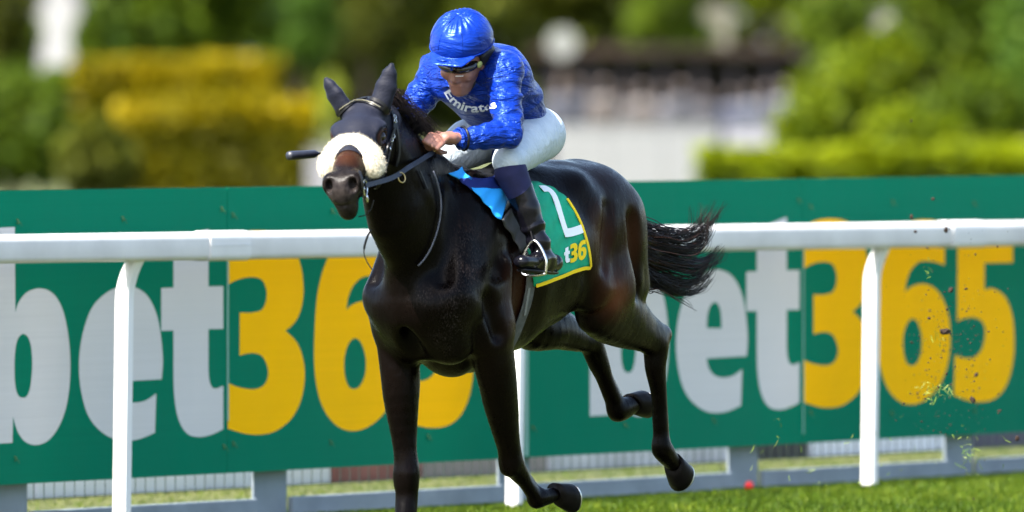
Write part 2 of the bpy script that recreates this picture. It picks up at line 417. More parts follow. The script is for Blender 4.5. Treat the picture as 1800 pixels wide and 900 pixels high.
banner(s1, WB, 'bet', PER, let_w, 'green banner with silver letters bet behind the horse and its tail', BG)
banner(s2, W3, '365', PER, let_y, 'green banner with yellow figures 365 on the far right, flecked by flying turf', BG)
sm = MB(); M3 = Matrix((DV, NV, ZV)).transposed()
for a, w, z0, z1, nm in ((s0, .010, .44, 1.24, 'pale'), (s1, .024, .215, 1.30, 'broad pale'), (s2, .007, .25, 1.16, 'thin pale')):
    t = MB(); t.box(lp(a, HO + .001, (z0 + z1) / 2), w, .004, z1 - z0, M3)
    where = {'pale': 'left of the horse, between the t and the 3', 'broad pale': 'right beside the horse chest', 'thin pale': 'right of the tail, between t and 3'}[nm]
    tag(t.build('seam_strip', seam_m), nm + ' joining strip between two banners, ' + where, 'strip', 'joining strips between the banners')

# ------------------------------------------------------------------ running rail
white = M('rail_plastic', (.56, .545, .53), .36, .35, .12, 3.5, .06, 8, .004)
post_w = M('post_plastic', (.72, .71, .70), .35, .4, .03, 3)
white2 = M('sleeve_plastic', (.60, .59, .58), .38, .4, .08, 5)
def running_rail():
    root = empty('running_rail', lp(0, 0, 0)); tag(root, 'white plastic running rail on curved posts in front of the banners', 'rail'); O = root.location
    prof = []
    hw, hh = .052, .0615
    for (cx, cz, q0, r) in ((hw - .034, hh - .034, 0, .034), (-hw + .034, hh - .034, 90, .034), (-hw + .026, -hh + .026, 180, .026), (hw - .026, -hh + .026, 270, .026)):
        for i in range(6): q = R(q0 + 18 * i); prof.append((cx + r * math.cos(q), cz + r * math.sin(q)))
    a_l, z_l = on_line(0, 438, 0); a_r, z_r = on_line(1800, 410, 0); sl = (z_r - z_l) / (a_r - a_l)
    zc = lambda a: z_l + (a - a_l) * sl
    j1, j2 = on_line(388, 430, 0)[0], on_line(1688, 410, 0)[0]; st = j2 - j1
    js = [j1 - st, j1, j2, j2 + st]
    big = [(x * 1.07, z * 1.07) for x, z in prof]
    for i in range(3):
        b = MB(); b.sweep([lp(a, 0, zc(a)) - O for a in np.linspace(js[i], js[i + 1], 9)], prof, NV, ZV); b.build('rail_tube', white, root, autosmooth=.6)
    for j in js[1:3]:
        b = MB(); b.sweep([lp(a, 0, zc(a)) - O for a in np.linspace(j - .155, j + .155, 3)], big, NV, ZV); b.build('joint_sleeve', white2, root, autosmooth=.6)
        t = MB(); t.box(lp(j, hw * 1.07 + .001, zc(j) + .004) - O, .30, .003, .003, Matrix((DV, NV, ZV)).transposed()); t.build('moulding_line', M('moulding', (.6, .61, .63), .4) if 'moulding' not in bpy.data.materials else bpy.data.materials['moulding'], root)
    p0 = on_line(218, 700, -.07)[0]; p2 = on_line(1532, 700, -.07)[0]; ps = (p2 - p0) / 2
    pp = []
    for i in range(8): q = R(45 * i + 22.5); pp.append((.034 * (1 if math.cos(q) > 0 else -1) * (1 if abs(math.cos(q)) > .5 else .62), .034 * (1 if math.sin(q) > 0 else -1) * (1 if abs(math.sin(q)) > .5 else .62)))
    for i in range(-1, 4):
        a = p0 + ps * i; z1 = zc(a) - .045; path = []
        for t in np.concatenate([np.linspace(0, .85, 5), np.linspace(.87, 1, 9)]):
            z = -.12 + (z1 + .12) * (t if t < .1 else t); f = max(0, (z - (z1 - .19)) / .19)
            path.append(lp(a, -.085 + .02 * t + .065 * f ** 2, z) - O)
        b = MB(); b.sweep(path, pp, DV, NV); b.build('post', post_w, root, autosmooth=.5)
running_rail()

# ------------------------------------------------------------------ low boards beyond the fence
def low_board(u0, u1, col, label, h=.55, off=-2.55, var=.05):
    a0, a1 = on_line(u0, 860, off)[0], on_line(u1, 860, off)[0]
    r = empty('low_board', lp(a0, off, 0)); tag(r, label, 'board', 'low boards behind the mesh fence'); M3 = Matrix((DV, NV, ZV)).transposed()
    b = MB(); b.box(DV * ((a1 - a0) / 2) + ZV * (h / 2), a1 - a0 - .02, .02, h, M3); b.build('panel', M('board_paint', col, .5, .4, var, 3), r, bevel=.004)
    for x in (.05, a1 - a0 - .05):
        f = MB(); f.box(DV * x - NV * .035 + ZV * .3, .05, .045, .6, M3); f.build('stake', paint, r)
    return r
low_board(-260, 60, (.8, .8, .82), 'white low board beyond the mesh at the far left edge')
low_board(60, 440, (.82, .82, .84), 'white low board beyond the mesh around the near rail post')
low_board(440, 580, (.8, .78, .78), 'short white low board beside the fence post left of the horse')
low_board(580, 740, (.30, .10, .08), 'red brown low board beyond the mesh behind the front leg', var=.4)
low_board(740, 960, (.32, .26, .24), 'dull brown low board beyond the mesh behind the knees')
low_board(960, 1290, (.62, .60, .62), 'pale grey low board beyond the mesh under the hind hooves', var=.25)
low_board(1290, 1420, (.015, .015, .018), 'black low board beyond the mesh right of the hind hoof')
low_board(1420, 1690, (.72, .72, .75), 'white low board beyond the mesh behind the far rail post', var=.12)
low_board(1690, 2000, (.05, .045, .08), 'dark purple low board beyond the mesh at the far right')
mk = MB(); c = lp(on_line(1317, 862, HO + .06)[0], HO + .06, 0); mk.tube([c, c + ZV * .03, c + ZV * .04, c + ZV * .043], [.022, .020, .012, .003], 12)
tag(mk.build('marker_cap', M('red_plastic', (.75, .02, .015), .4), None, True), 'small red marker cap in the grass at the fence foot', 'marker')

# ------------------------------------------------------------------ background beyond the course
bark = M('bark', (.07, .05, .035), .9, .2, .3, 8)
def leafcloud(blobs, n, size, seed):
    r = np.random.default_rng(seed); P = []; T = []
    vol = np.array([b[1][0] * b[1][1] * b[1][2] for b in blobs]); cnt = np.maximum(20, (n * vol / vol.sum()).astype(int))
    for (c, rad), m in zip(blobs, cnt):
        d = r.normal(size=(m, 3)); d /= np.linalg.norm(d, axis=1)[:, None]; q = r.random(m) ** .45
        q = q * (1 + .28 * vnoise(d * 2.3 + seed)); P.append(np.array(c) + d * q[:, None] * np.array(rad))
        T.append(np.clip(.5 + r.normal(0, .22, m) + .25 * vnoise(P[-1] * 1.3), 0, 1))
    P = np.concatenate(P); T = np.concatenate(T); m = len(P)
    a = r.normal(size=(m, 3)); a /= np.linalg.norm(a, axis=1)[:, None]; b = np.cross(a, r.normal(size=(m, 3))); b /= np.linalg.norm(b, axis=1)[:, None]
    s = size * r.uniform(.6, 1.3, m)[:, None]; a = a * s; b = b * s * .7
    V = np.stack([P - a, P + b * .8, P + a, P - b * .8], 1).reshape(-1, 3); F = np.arange(m * 4).reshape(-1, 4)
    return V, F, np.repeat(T, 4)
def tree(name, u, vc, D, ru, rv, mat, label, cat='tree', group=None, n=2600, seed=1, trunk=True, size=None):
    c = at(u, vc, D); s = D / FPX; rx, rz = ru * s, rv * s
    root = empty(name, (c.x, c.y, 0)); tag(root, label, cat, group)
    r = random.Random(seed); zc = max(c.z, rz * .8)
    blobs = [((0, 0, zc), (rx * .75, rx * .75, rz * .75))]
    for i in range(9):
        q = r.uniform(0, 6.28); e = r.uniform(-.7, .9)
        blobs.append(((math.cos(q) * rx * .62 * math.cos(e), math.sin(q) * rx * .62 * math.cos(e), zc + rz * .62 * math.sin(e)), (rx * r.uniform(.3, .46),) * 2 + (rz * r.uniform(.26, .42),)))
    V, F, T = leafcloud(blobs, n, size or max(.10, rx * .085), seed); me = mesh_np('crown', V, F, False); col_attr(me, T)
    obj('crown', me, mat, root)
    t = MB(); b = max(.07, rx * .075); top = zc + rz * .2
    t.tube([(0, 0, -.1), (b * .4, 0, zc * .4), (0, b * .3, top)], [b, b * .75, b * .3], 8)
    for i in range(6):
        q = r.uniform(0, 6.28); z0 = zc * r.uniform(.4, .8)
        t.tube([(0, 0, z0), (math.cos(q) * rx * .3, math.sin(q) * rx * .3, z0 + rz * .25), (math.cos(q) * rx * .6, math.sin(q) * rx * .6, z0 + rz * .45)], [b * .4, b * .25, b * .06], 6)
    t.build('trunk', bark, root, True); return root
def hedge(name, u0, u1, vt, D, depth, mat, label, n=9000, seed=3, size=.11, cat='hedge'):
    a, b = at(u0, vt, D), at(u1, vt, D); w = b.x - a.x; H = a.z
    root = empty(name, ((a.x + b.x) / 2, D, 0)); tag(root, label, cat)
    r = np.random.default_rng(seed)
    P = r.uniform(-.5, .5, (n, 3)); face = r.integers(0, 4, n)            # leaves crowd near the clipped faces
    P[face == 0, 2] = .5 - r.random((face == 0).sum()) ** 2 * .2; P[face == 1, 1] = -.5 + r.random((face == 1).sum()) ** 2 * .2
    P = P * np.array([w, depth, H]) + np.array([0, 0, H / 2]); P += .07 * np.stack([vnoise(P * 1.7 + 9 * i) for i in range(3)], 1) * np.array([1, 1, 1.6])
    T = np.clip(.30 + .5 * np.clip((P[:, 2] / H - .72) / .12, 0, 1) + r.normal(0, .16, n) + .2 * vnoise(P * 1.5), 0, 1)      # tone by height paints in a sunlit top and shaded faces
    A = r.normal(size=(n, 3)); A /= np.linalg.norm(A, axis=1)[:, None]; B = np.cross(A, r.normal(size=(n, 3))); B /= np.linalg.norm(B, axis=1)[:, None]
    s = size * r.uniform(.6, 1.3, n)[:, None]
    V = np.stack([P - A * s, P + B * s * .6, P + A * s, P - B * s * .6], 1).reshape(-1, 3)
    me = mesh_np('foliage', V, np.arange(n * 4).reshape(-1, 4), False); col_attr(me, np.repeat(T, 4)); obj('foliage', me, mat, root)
    for i in range(max(3, int(w / .8))):
        x = -w / 2 + (i + .5) * w / max(3, int(w / .8)); k = MB(); k.tube([(x, 0, -.05), (x + .05, 0, H * .5), (x - .04, .05, H * .85)], [.05, .035, .012], 6); k.build('stem', bark, root, True)
    return root
green_d = leaf_mat('leaf_dark', (0.0190, 0.0418, 0.0051), (0.0418, 0.0912, 0.0077), (0.0950, 0.1615, 0.0128))
green_m = leaf_mat('leaf_mid', (.018, .034, .002), (.046, .078, .003), (.11, .155, .006))
green_o = leaf_mat('leaf_olive', (.02, .026, .003), (.054, .064, .005), (.12, .125, .010))
green_y = leaf_mat('leaf_lime', (.016, .030, .001), (.064, .098, .001), (.20, .24, .002))
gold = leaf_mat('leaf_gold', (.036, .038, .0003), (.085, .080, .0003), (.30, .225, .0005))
gold_d = leaf_mat('leaf_gold_dark', (0.1080, 0.0900, 0.0024), (0.2340, 0.1890, 0.0032), (0.3600, 0.2700, 0.0049))
# far wood that closes the view
rs = np.random.default_rng(21); n = 26000
X = rs.uniform(-75, 75, n); Y = 345 + rs.uniform(-8, 10, n); Z = rs.random(n) ** .8 * (15 + 3 * np.sin(X * .31) + 2 * np.sin(X * .83 + 1))
P = np.stack([X, Y, Z], 1); A = rs.normal(size=(n, 3)) * .42; B = rs.normal(size=(n, 3)) * .42
wood = mesh_np('wood', np.stack([P - A, P + B, P + A, P - B], 1).reshape(-1, 3), np.arange(n * 4).reshape(-1, 4), False)
col_attr(wood, np.repeat(np.clip(.5 + .5 * vnoise(P * .35) + rs.normal(0, .15, n), 0, 1), 4))
tag(obj('far_wood', wood, leaf_mat('leaf_far', (.014, .020, .002), (.042, .058, .004), (.10, .12, .007))), 'far wood that closes the view behind the course', 'wood', kind='stuff')
GT = 'trees behind the course'
tree('tree', 330, -40, 238, 200, 190, green_m, 'mid green tree above the golden hedge on the left', group=GT, seed=2, n=4200)
tree('tree', 205, 60, 248, 60, 80, green_d, 'dark narrow evergreen beside the white cottage', group=GT, seed=3)
tree('tree', 520, 40, 245, 90, 120, green_d, 'dark tree between golden hedge and horse ears', group=GT, seed=4)
tree('tree', 640, -20, 252, 130, 190, green_o, 'olive tree behind the horse ears', group=GT, seed=5, n=3600)
tree('tree', -10, 40, 216, 90, 170, green_o, 'olive tree at the top left edge beside the white cottage', group=GT, seed=6)
tree('tree', 30, 250, 173, 120, 150, green_m, 'round green shrub at the left edge above the banner', 'shrub', seed=7, n=3400)
tree('tree', 165, 280, 155, 80, 100, green_o, 'olive shrub left of the golden hedge, above the banner', 'shrub', seed=8)
tree('tree', 1010, -30, 259, 170, 110, green_o, 'olive tree above the dark stand, right of the jockey', group=GT, seed=9, n=3600)
tree('tree', 1180, 30, 252, 90, 130, green_m, 'slim green tree in front of the dark stand', group=GT, seed=10)
tree('tree', 1330, -40, 248, 110, 90, green_y, 'lime tree above the brown roof', group=GT, seed=11)
tree('tree', 1500, 190, 176, 125, 150, green_y, 'bright lime shrub above the banner on the right', 'shrub', seed=12, n=4200)
tree('tree', 1425, 235, 168, 75, 85, green_y, 'small lime shrub on the left flank of the bright lime shrub', 'shrub', seed=31)
tree('tree', 1600, 250, 166, 95, 90, green_y, 'low lime shrub right of the bright lime shrub', 'shrub', seed=32)
tree('tree', 1565, 105, 190, 60, 80, green_y, 'upright lime shrub behind the grey notice board', 'shrub', seed=33)
tree('tree', 1720, 200, 175, 110, 95, green_m, 'green shrub above the lime hedge at the right', 'shrub', seed=34)
tree('tree', 25, 80, 220, 55, 90, green_m, 'green tree overlapping the left side of the white cottage', group=GT, seed=35)
tree('tree', 165, 75, 215, 40, 80, green_m, 'slim green tree overlapping the right side of the white cottage', group=GT, seed=36)
tree('tree', 95, 165, 200, 80, 65, green_m, 'green shrub below the white cottage', 'shrub', seed=37)
tree('tree', 1470, 60, 209, 90, 110, green_m, 'green tree behind the bright lime shrub', group=GT, seed=13)
tree('tree', 1690, 20, 216, 160, 190, green_m, 'broad green tree at the top right', group=GT, seed=14, n=4200)
tree('tree', 1830, 90, 202, 110, 180, green_d, 'dark green tree at the right edge', group=GT, seed=15, n=3000)
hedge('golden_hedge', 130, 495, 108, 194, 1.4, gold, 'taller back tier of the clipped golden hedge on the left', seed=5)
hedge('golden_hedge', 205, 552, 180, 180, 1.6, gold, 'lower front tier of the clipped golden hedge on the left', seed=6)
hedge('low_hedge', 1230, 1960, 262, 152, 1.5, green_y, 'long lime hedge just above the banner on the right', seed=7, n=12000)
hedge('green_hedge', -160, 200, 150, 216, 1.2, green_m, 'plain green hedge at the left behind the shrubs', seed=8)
# white cottage, dark stand, wall, small pavilion
def cottage():
    c = at(97, 100, 290); r = empty('white_cottage', (c.x, c.y, 0)); tag(r, 'white gabled cottage between the trees at the top left', 'cottage')
    w, z1 = 1.2, 3.3; wh = M('render_white', (.22, .22, .22), .8, .2, .06, 2)
    b = MB(); hw = w / 2
    b.add([(-hw, 0, 0), (hw, 0, 0), (hw, 0, 3.6), (0, 0, 4.9), (-hw, 0, 3.6), (-hw, 6, 0), (hw, 6, 0), (hw, 6, 3.6), (0, 6, 4.9), (-hw, 6, 3.6)],
          [(0, 1, 2, 3, 4), (9, 8, 7, 6, 5), (0, 5, 6, 1), (1, 6, 7, 2), (4, 9, 5, 0)]); b.build('wall', wh, r)
    rf = MB()
    for s in (-1, 1): rf.add([(s * (hw + .2), -.2, 3.42), (0, -.2, 5.0), (0, 6.2, 5.0), (s * (hw + .2), 6.2, 3.42), (s * (hw + .2), -.2, 3.52), (0, -.2, 5.1), (0, 6.2, 5.1), (s * (hw + .2), 6.2, 3.52)], [(0, 1, 2, 3), (4, 7, 6, 5), (0, 4, 5, 1), (2, 6, 7, 3), (0, 3, 7, 4)])
    rf.build('roof', M('slate', (.12, .11, .11), .7), r)
    g = M('window_glass', (.03, .035, .04), .1)
    for z in (1.3,):
        f = MB(); f.box((.35, -.02, z), .5, .06, .8); fo = f.build('window', wh, r); q = MB(); q.box((.35, -.06, z), .4, .02, .7); q.build('pane', g, fo)
cottage()
def stand():
    a, b = at(950, 100, 235), at(1440, 100, 235); w = b.x - a.x; zt = at(0, 98, 235).z
    r = empty('spectator_stand', ((a.x + b.x) / 2, 235, 0)); tag(r, 'long dark open shelter behind the crowd on the right', 'shelter')
    dk = M('dark_timber', (.018, .016, .02), .8, .2, .3, 1)
    q = MB(); q.box((0, 2.5, zt / 2), w, .15, zt); q.build('back_wall', dk, r)
    q = MB(); q.box((0, 1.1, zt + .12), w + .4, 3.4, .16); q.build('roof', M('roof_brown', (.022, .013, .010), .8, .2, .35, .6), r)
    for i in range(8):
        q = MB(); q.box((-w / 2 + .3 + i * (w - .6) / 7, -.35, zt / 2), .1, .1, zt); q.build('post', dk, r)
stand()
def wall(u0, u1, v0, D, col, label):
    a, b = at(u0, v0, D), at(u1, v0, D); w = b.x - a.x; r = empty('white_barrier', ((a.x + b.x) / 2, D, 0)); tag(r, label, 'barrier', 'pale barriers below the crowd')
    n = max(2, int(w / .7)); m = M('barrier_white', col, .5, .4, .05, 2)
    q = MB(); q.box((0, 0, a.z / 2), w / n - .015, .05, a.z); me = q.mesh('panel', bevel=.01)
    for i in range(n): o = obj('panel', me, m, r); o.location = (-w / 2 + (i + .5) * w / n, 0, 0)
    q = MB(); q.box((0, 0, a.z + .03), w, .09, .05); q.build('top_rail', m, r)
wall(975, 1262, 226, 176, (.155, .16, .16), 'long white barrier right of the jockey, below the crowd')
wall(1275, 1375, 228, 182, (.2, .2, .22), 'greyer barrier left of the bright lime shrub')
wall(540, 640, 268, 176, (.14, .14, .15), 'short grey barrier just left of the horse head')
wall(1375, 1465, 246, 177, (.3, .32, .3), 'small white barrier at the foot of the bright lime shrub')
def disc_sign():
    c = at(988, 76, 200); r = empty('round_sign', (c.x, c.y, 0)); tag(r, 'round white sign on a post beside the jockey shoulder', 'sign')
    q = MB(); q.tube([(0, -.03, c.z), (0, .0, c.z)], .27, 24); q.build('disc', M('sign_white', (.13, .135, .125), .6), r)
    q = MB(); q.tube([(0, .03, -.1), (0, .03, c.z + .2)], .025, 8); q.build('post', bark, r)
disc_sign()
def pale_sign(u, v, D, w, h, col, label):
    c = at(u, v, D); r = empty('notice_board', (c.x, c.y, 0)); tag(r, label, 'notice board')
    q = MB(); q.box((0, 0, c.z), w, .04, h); q.build('panel', M('notice', col, .6, .3, .15, 2), r, bevel=.01)
    for s in (-1, 1): p = MB(); p.box((s * w * .4, .045, c.z / 2), .06, .05, c.z); p.build('post', bark, r)
pale_sign(1258, 50, 285, .75, 1.1, (.10, .095, .07), 'tall beige notice board above the crowd')
pale_sign(1535, 50, 240, .75, .85, (.16, .15, .14), 'grey notice board above the bright lime shrub')
pale_sign(1090, 205, 225, .42, .4, (.2, .18, .05), 'small yellow notice above the long white barrier')
pale_sign(1745, 190, 260, .9, .5, (.06, .025, .03), 'dull purple notice board at the right')
# people standing far behind
def spectator_mesh():
    s = SDF(.03)
    for q in (-1, 1):
        s.e((q * .10, 0, .08), (q * .09, 0, .88), .055, .09, k=.03); s.e((q * .10, -.1, .05), (q * .10, .05, .05), .045, .05, k=.02)
        s.e((q * .21, 0, 1.42), (q * .27, -.03, 1.12), .055, .045, k=.04); s.e((q * .27, -.03, 1.12), (q * .24, -.14, .9), .042, .035, k=.02)
    s.e((0, 0, .92), (0, 0, 1.38), (.12, .17), (.12, .2), up=(0, 1, 0), k=.06); s.e((0, 0, 1.4), (0, 0, 1.56), .06, .055, k=.05)
    s.e((0, -.01, 1.62), (0, -.01, 1.70), (.095, .08), (.1, .085), up=(0, 1, 0), k=.03)
    V, F = s.mesh_data(); return mesh_np('person', V, F)
sp = spectator_mesh()
sp_m = NT('crowd_clothes'); oi = sp_m.n('ObjectInfo'); tc = sp_m.n('TexCoord'); sx = sp_m.n('SeparateXYZ'); sp_m.l(tc.outputs['Object'], sx.inputs[0])
cr = sp_m.ramp(oi.outputs['Random'], [(0, (.02, .025, .05)), (.25, (.05, .045, .04)), (.45, (.05, .05, .06)), (.6, (.06, .06, .065)), (.8, (.05, .04, .035)), (1, (.03, .05, .09))])
sk = sp_m.n('Math', operation='GREATER_THAN', i_1=1.5); sp_m.l(sx.outputs[2], sk.inputs[0])
mx = sp_m.n('MixRGB', i_2=(.05, .035, .028, 1)); sp_m.l(sk.outputs[0], mx.inputs[0]); sp_m.l(cr, mx.inputs[1])
lg = sp_m.n('Math', operation='LESS_THAN', i_1=.86); sp_m.l(sx.outputs[2], lg.inputs[0])
mx2 = sp_m.n('MixRGB', i_2=(.03, .03, .045, 1)); sp_m.l(lg.outputs[0], mx2.inputs[0]); sp_m.l(mx.outputs[0], mx2.inputs[1]); sp_m.l(mx2.outputs[0], sp_m.b.inputs['Base Color'])
rr = random.Random(5)
for i, u in enumerate((985, 1015, 1062, 1100, 1130, 1165, 1198, 1240, 1285, 1318, 1345, 1378)):
    o = obj('person', sp, sp_m.m); c = at(u, 200, 205 + rr.uniform(-6, 8)); o.location = (c.x, c.y, 0); o.rotation_euler = (0, 0, rr.uniform(-.6, .6)); sc = rr.uniform(.93, 1.05); o.scale = (sc, sc, sc)
    tag(o, 'blurred spectator standing behind the white barrier', 'person', 'spectators behind the barrier')

# ------------------------------------------------------------------ the horse: its own frame (x forward, y to its left, z up)
HPHI = R(60); HF = Vector((-math.cos(HPHI), -math.sin(HPHI), 0)); HL = Vector((-HF.y, HF.x, 0)); HL = Vector((math.sin(HPHI), -math.cos(HPHI), 0))
HO_ = Vector(((810 - 900) * 45 / FPX, 45.0, 0)); HRZ = math.atan2(HF.y, HF.x)
def w2h(p): q = Vector(p) - HO_; return Vector((q.dot(HF), q.dot(HL), q.z))
def h2w(p): return HO_ + HF * p[0] + HL * p[1] + ZV * p[2]
def hp(u, v, y):                               # photo pixel + sideways offset -> horse frame
    k = (u - 900) / FPX; x = (k * (HO_.y + HL.y * y) - HO_.x - HL.x * y) / (HF.x - k * HF.y)
    Y = HO_.y + HF.y * x + HL.y * y; return Vector((x, y, CAMH - (v - HV) * Y / FPX))
def hd(u, v, like):                            # photo pixel at the same distance as a known horse-frame point
    return w2h(at(u, v, h2w(like).y))
def hroot(name, label, cat, group=None):
    return tag(empty(name, HO_, HRZ), label, cat, group)
CAMP = w2h((0, 0, CAMH))
def ray(u, v): return (w2h(at(u, v, 45)) - CAMP).normalized()

poll = hp(643, 184, .0)
hdir = Vector((.49, .17, -.305)).normalized()
hup = (ZV - hdir * ZV.dot(hdir)).normalized(); hside = hup.cross(hdir).normalized()   # hside = the horse's left
q = R(-5); hup, hside = hup * math.cos(q) + hside * math.sin(q), hside * math.cos(q) - hup * math.sin(q)
def hh(a, b, c): return poll + hdir * a + hup * b + hside * c

b = SDF(.0075)
# trunk
T = [(.33, 1.06, .21, .14), (.16, 1.135, .37, .195), (0, 1.195, .40, .215), (-.25, 1.23, .36, .262), (-.5, 1.28, .32, .272), (-.72, 1.365, .265, .25), (-.93, 1.40, .215, .215)]
for (x0, z0, h0, w0), (x1, z1, h1, w1) in zip(T, T[1:]): b.e((x0, 0, z0), (x1, 0, z1), (h0, w0), (h1, w1), k=.012)
b.e((-.93, 0, 1.41), (-1.08, 0, 1.38), (.19, .19), (.12, .13), k=.06)                       # croup to dock
b.e((.05, 0, 1.50), (-.2, 0, 1.51), (.095, .06), (.08, .06), k=.08)                         # withers
b.e((-.55, 0, 1.50), (-.9, 0, 1.52), (.12, .15), (.1, .13), k=.09)
# neck
b.e((.14, 0, 1.30), (.46, .005, 1.52), (.32, .16), (.245, .12), up=(-.6, 0, .8), k=.07)
b.e((.46, .005, 1.52), (.67, .01, 1.75), (.245, .12), (.15, .085), up=(-.6, 0, .8), k=.015)
b.e((.67, .01, 1.75), hh(.06, -.06, 0), (.15, .085), (.10, .07), up=(-.6, 0, .8), k=.015)
# breast and shoulders
for s in (-1, 1):
    b.e((.33, s * .10, 1.08), (.25, s * .10, .93), (.125, .115), (.09, .09), k=.05)        # pectorals
    b.e((.02, s * .13, 1.50), (.30, s * .165, 1.10), (.17, .065), (.125, .085), up=(1, 0, 0), k=.05)   # shoulder blade
    b.e((.12, s * .19, 1.14), (.06, s * .195, .98), (.15, .06), (.10, .06), up=(1, 0, 0), k=.05)    # triceps
def leg(pts, k=.03):
    P = [(Vector(p), r) for p, r in pts]; out = []           # smooth the joints and the taper before skinning
    for i in range(len(P) - 1):
        m = 5
        for j in range(m):
            t = j / m; c = []
            for f in (lambda q: [*q[0], *q[1]],):
                a0, a1, a2, a3 = (np.array(f(P[max(0, min(len(P) - 1, i + d))])) for d in (-1, 0, 1, 2))
                lin_ = a1 + (a2 - a1) * t; cr = .5 * (2 * a1 + (a2 - a0) * t + (2 * a0 - 5 * a1 + 4 * a2 - a3) * t * t + (3 * a1 - a0 - 3 * a2 + a3) * t ** 3); c = .4 * lin_ + .6 * cr
            out.append(c)
    out.append(np.array([*P[-1][0], *P[-1][1]]))
    for n_, (a, c) in enumerate(zip(out, out[1:])): b.e(a[:3], c[:3], a[3:], c[3:], up=(1, 0, 0), k=k if n_ < 4 else .004)
# right fore: planted, straight
re_ = Vector((.22, -.155, .90)); rk = hp(716, 838, -.125); rf = hp(711, 955, -.12)
leg([((.22, -.165, 1.05), (.13, .085)), (re_, (.10, .075)), (re_.lerp(rk, .35), (.088, .070)), (re_.lerp(rk, .8), (.052, .047)), (rk + Vector((0, 0, .02)), (.052, .05)), (rk - Vector((0, 0, .05)), (.046, .044)), (rk - Vector((0, 0, .09)), (.034, .031))])
leg([(rk - Vector((0, 0, .09)), (.034, .031)), (rf + Vector((0, 0, .06)), (.033, .028)), (rf, (.042, .038))])
rh = hp(704, 997, -.12); leg([(rf, (.042, .038)), (rf.lerp(rh, .7), (.033, .034))])
b.ell(rk + Vector((.022, 0, .0)), ((.032, 0, 0), (0, .04, 0), (0, 0, .05)), k=.02)
# left fore: folded back, off the ground
le = Vector((.06, .175, .90)); lk = hp(900, 814, .145); lf = hp(944, 878, .15); lh = hp(1000, 862, .185)
leg([((.10, .17, 1.02), (.13, .085)), (le, (.105, .078)), (le.lerp(lk, .4), (.085, .068)), (le.lerp(lk, .85), (.055, .048)), (lk, (.052, .05)), (lk.lerp(lf, .3), (.042, .04)), (lk.lerp(lf, .5), (.033, .03)), (lk.lerp(lf, .85), (.033, .03)), (lf, (.042, .038)), (lf.lerp(lh, .5), (.034, .034))])
b.ell(lk + Vector((.024, 0, -.005)), ((.032, 0, 0), (0, .04, 0), (0, 0, .05)), k=.02)
# tendons behind the cannon bones, bones of the fetlocks
def tendon(p, q, back, r=.015):
    p, q, back = Vector(p), Vector(q), Vector(back); b.e(p.lerp(q, .12) + back, p.lerp(q, .9) + back * 1.1, r, r * .95, k=.012); b.ell(q + back * .8, ((.022, 0, 0), (0, .03, 0), (0, 0, .028)), k=.02)
tendon(rk, rf, (-.034, 0, 0)); tendon(lk, lf, (-.018, 0, .030))
# haunches
for s in (-1, 1):
    b.ell((-.90, s * .125, 1.36), ((.25, 0, -.06), (0, .135, 0), (.05, 0, .24)), k=.06)
    b.e((-.98, s * .13, 1.42), (-1.085, s * .135, 1.12), (.145, .095), (.13, .085), up=(1, 0, 0), k=.06)  # hamstring
    b.e((-.62, s * .15, 1.36), (-.74, s * .18, 1.12), (.13, .07), (.12, .08), up=(1, 0, 0), k=.06)
    b.e((-.62, s * .155, 1.52), (-.66, s * .18, 1.45), .055, .05, k=.09)                               # point of hip
# left hind
lst = Vector((-.82, .165, 1.08)); lho = hp(1152, 606, .145); lfe = hp(1164, 790, .135); lhf = hp(1196, 832, .135)
leg([((-.92, .15, 1.22), (.2, .10)), (lst, (.15, .095)), (lst.lerp(lho, .45), (.115, .07)), (lst.lerp(lho, .82), (.062, .045)), (lho, (.058, .047)), (lho + Vector((0, 0, -.09)), (.05, .04)), (lho.lerp(lfe, .45), (.036, .032)), (lho.lerp(lfe, .85), (.034, .030)), (lfe, (.045, .04)), (lfe.lerp(lhf, .6), (.036, .036))], k=.035)
ptl = hp(1166, 588, .145); b.e(lho, ptl, (.035, .03), (.026, .022), k=.03); b.e(ptl, lst.lerp(lho, .35) + Vector((-.1, 0, .05)), (.022, .018), (.03, .03), k=.05)
# right hind
rst = Vector((-.80, -.165, 1.02)); rho = hp(1037, 599, -.13); rfe = hp(1086, 722, -.12); rhf = hp(1128, 701, -.10)
leg([((-.90, -.15, 1.22), (.2, .10)), (rst, (.145, .09)), (rst.lerp(rho, .5), (.095, .065)), (rst.lerp(rho, .85), (.066, .048)), (rho, (.062, .047)), (rho.lerp(rfe, .3), (.05, .04)), (rho.lerp(rfe, .5), (.038, .033)), (rho.lerp(rfe, .85), (.036, .031)), (rfe, (.046, .04)), (rfe.lerp(rhf, .6), (.038, .036))], k=.035)
ptr = hp(1046, 578, -.13); b.e(rho, ptr, (.035, .03), (.024, .02), k=.03)
tendon(lho, lfe, (-.036, 0, 0)); tendon(rho, rfe, (-.032, 0, .018))
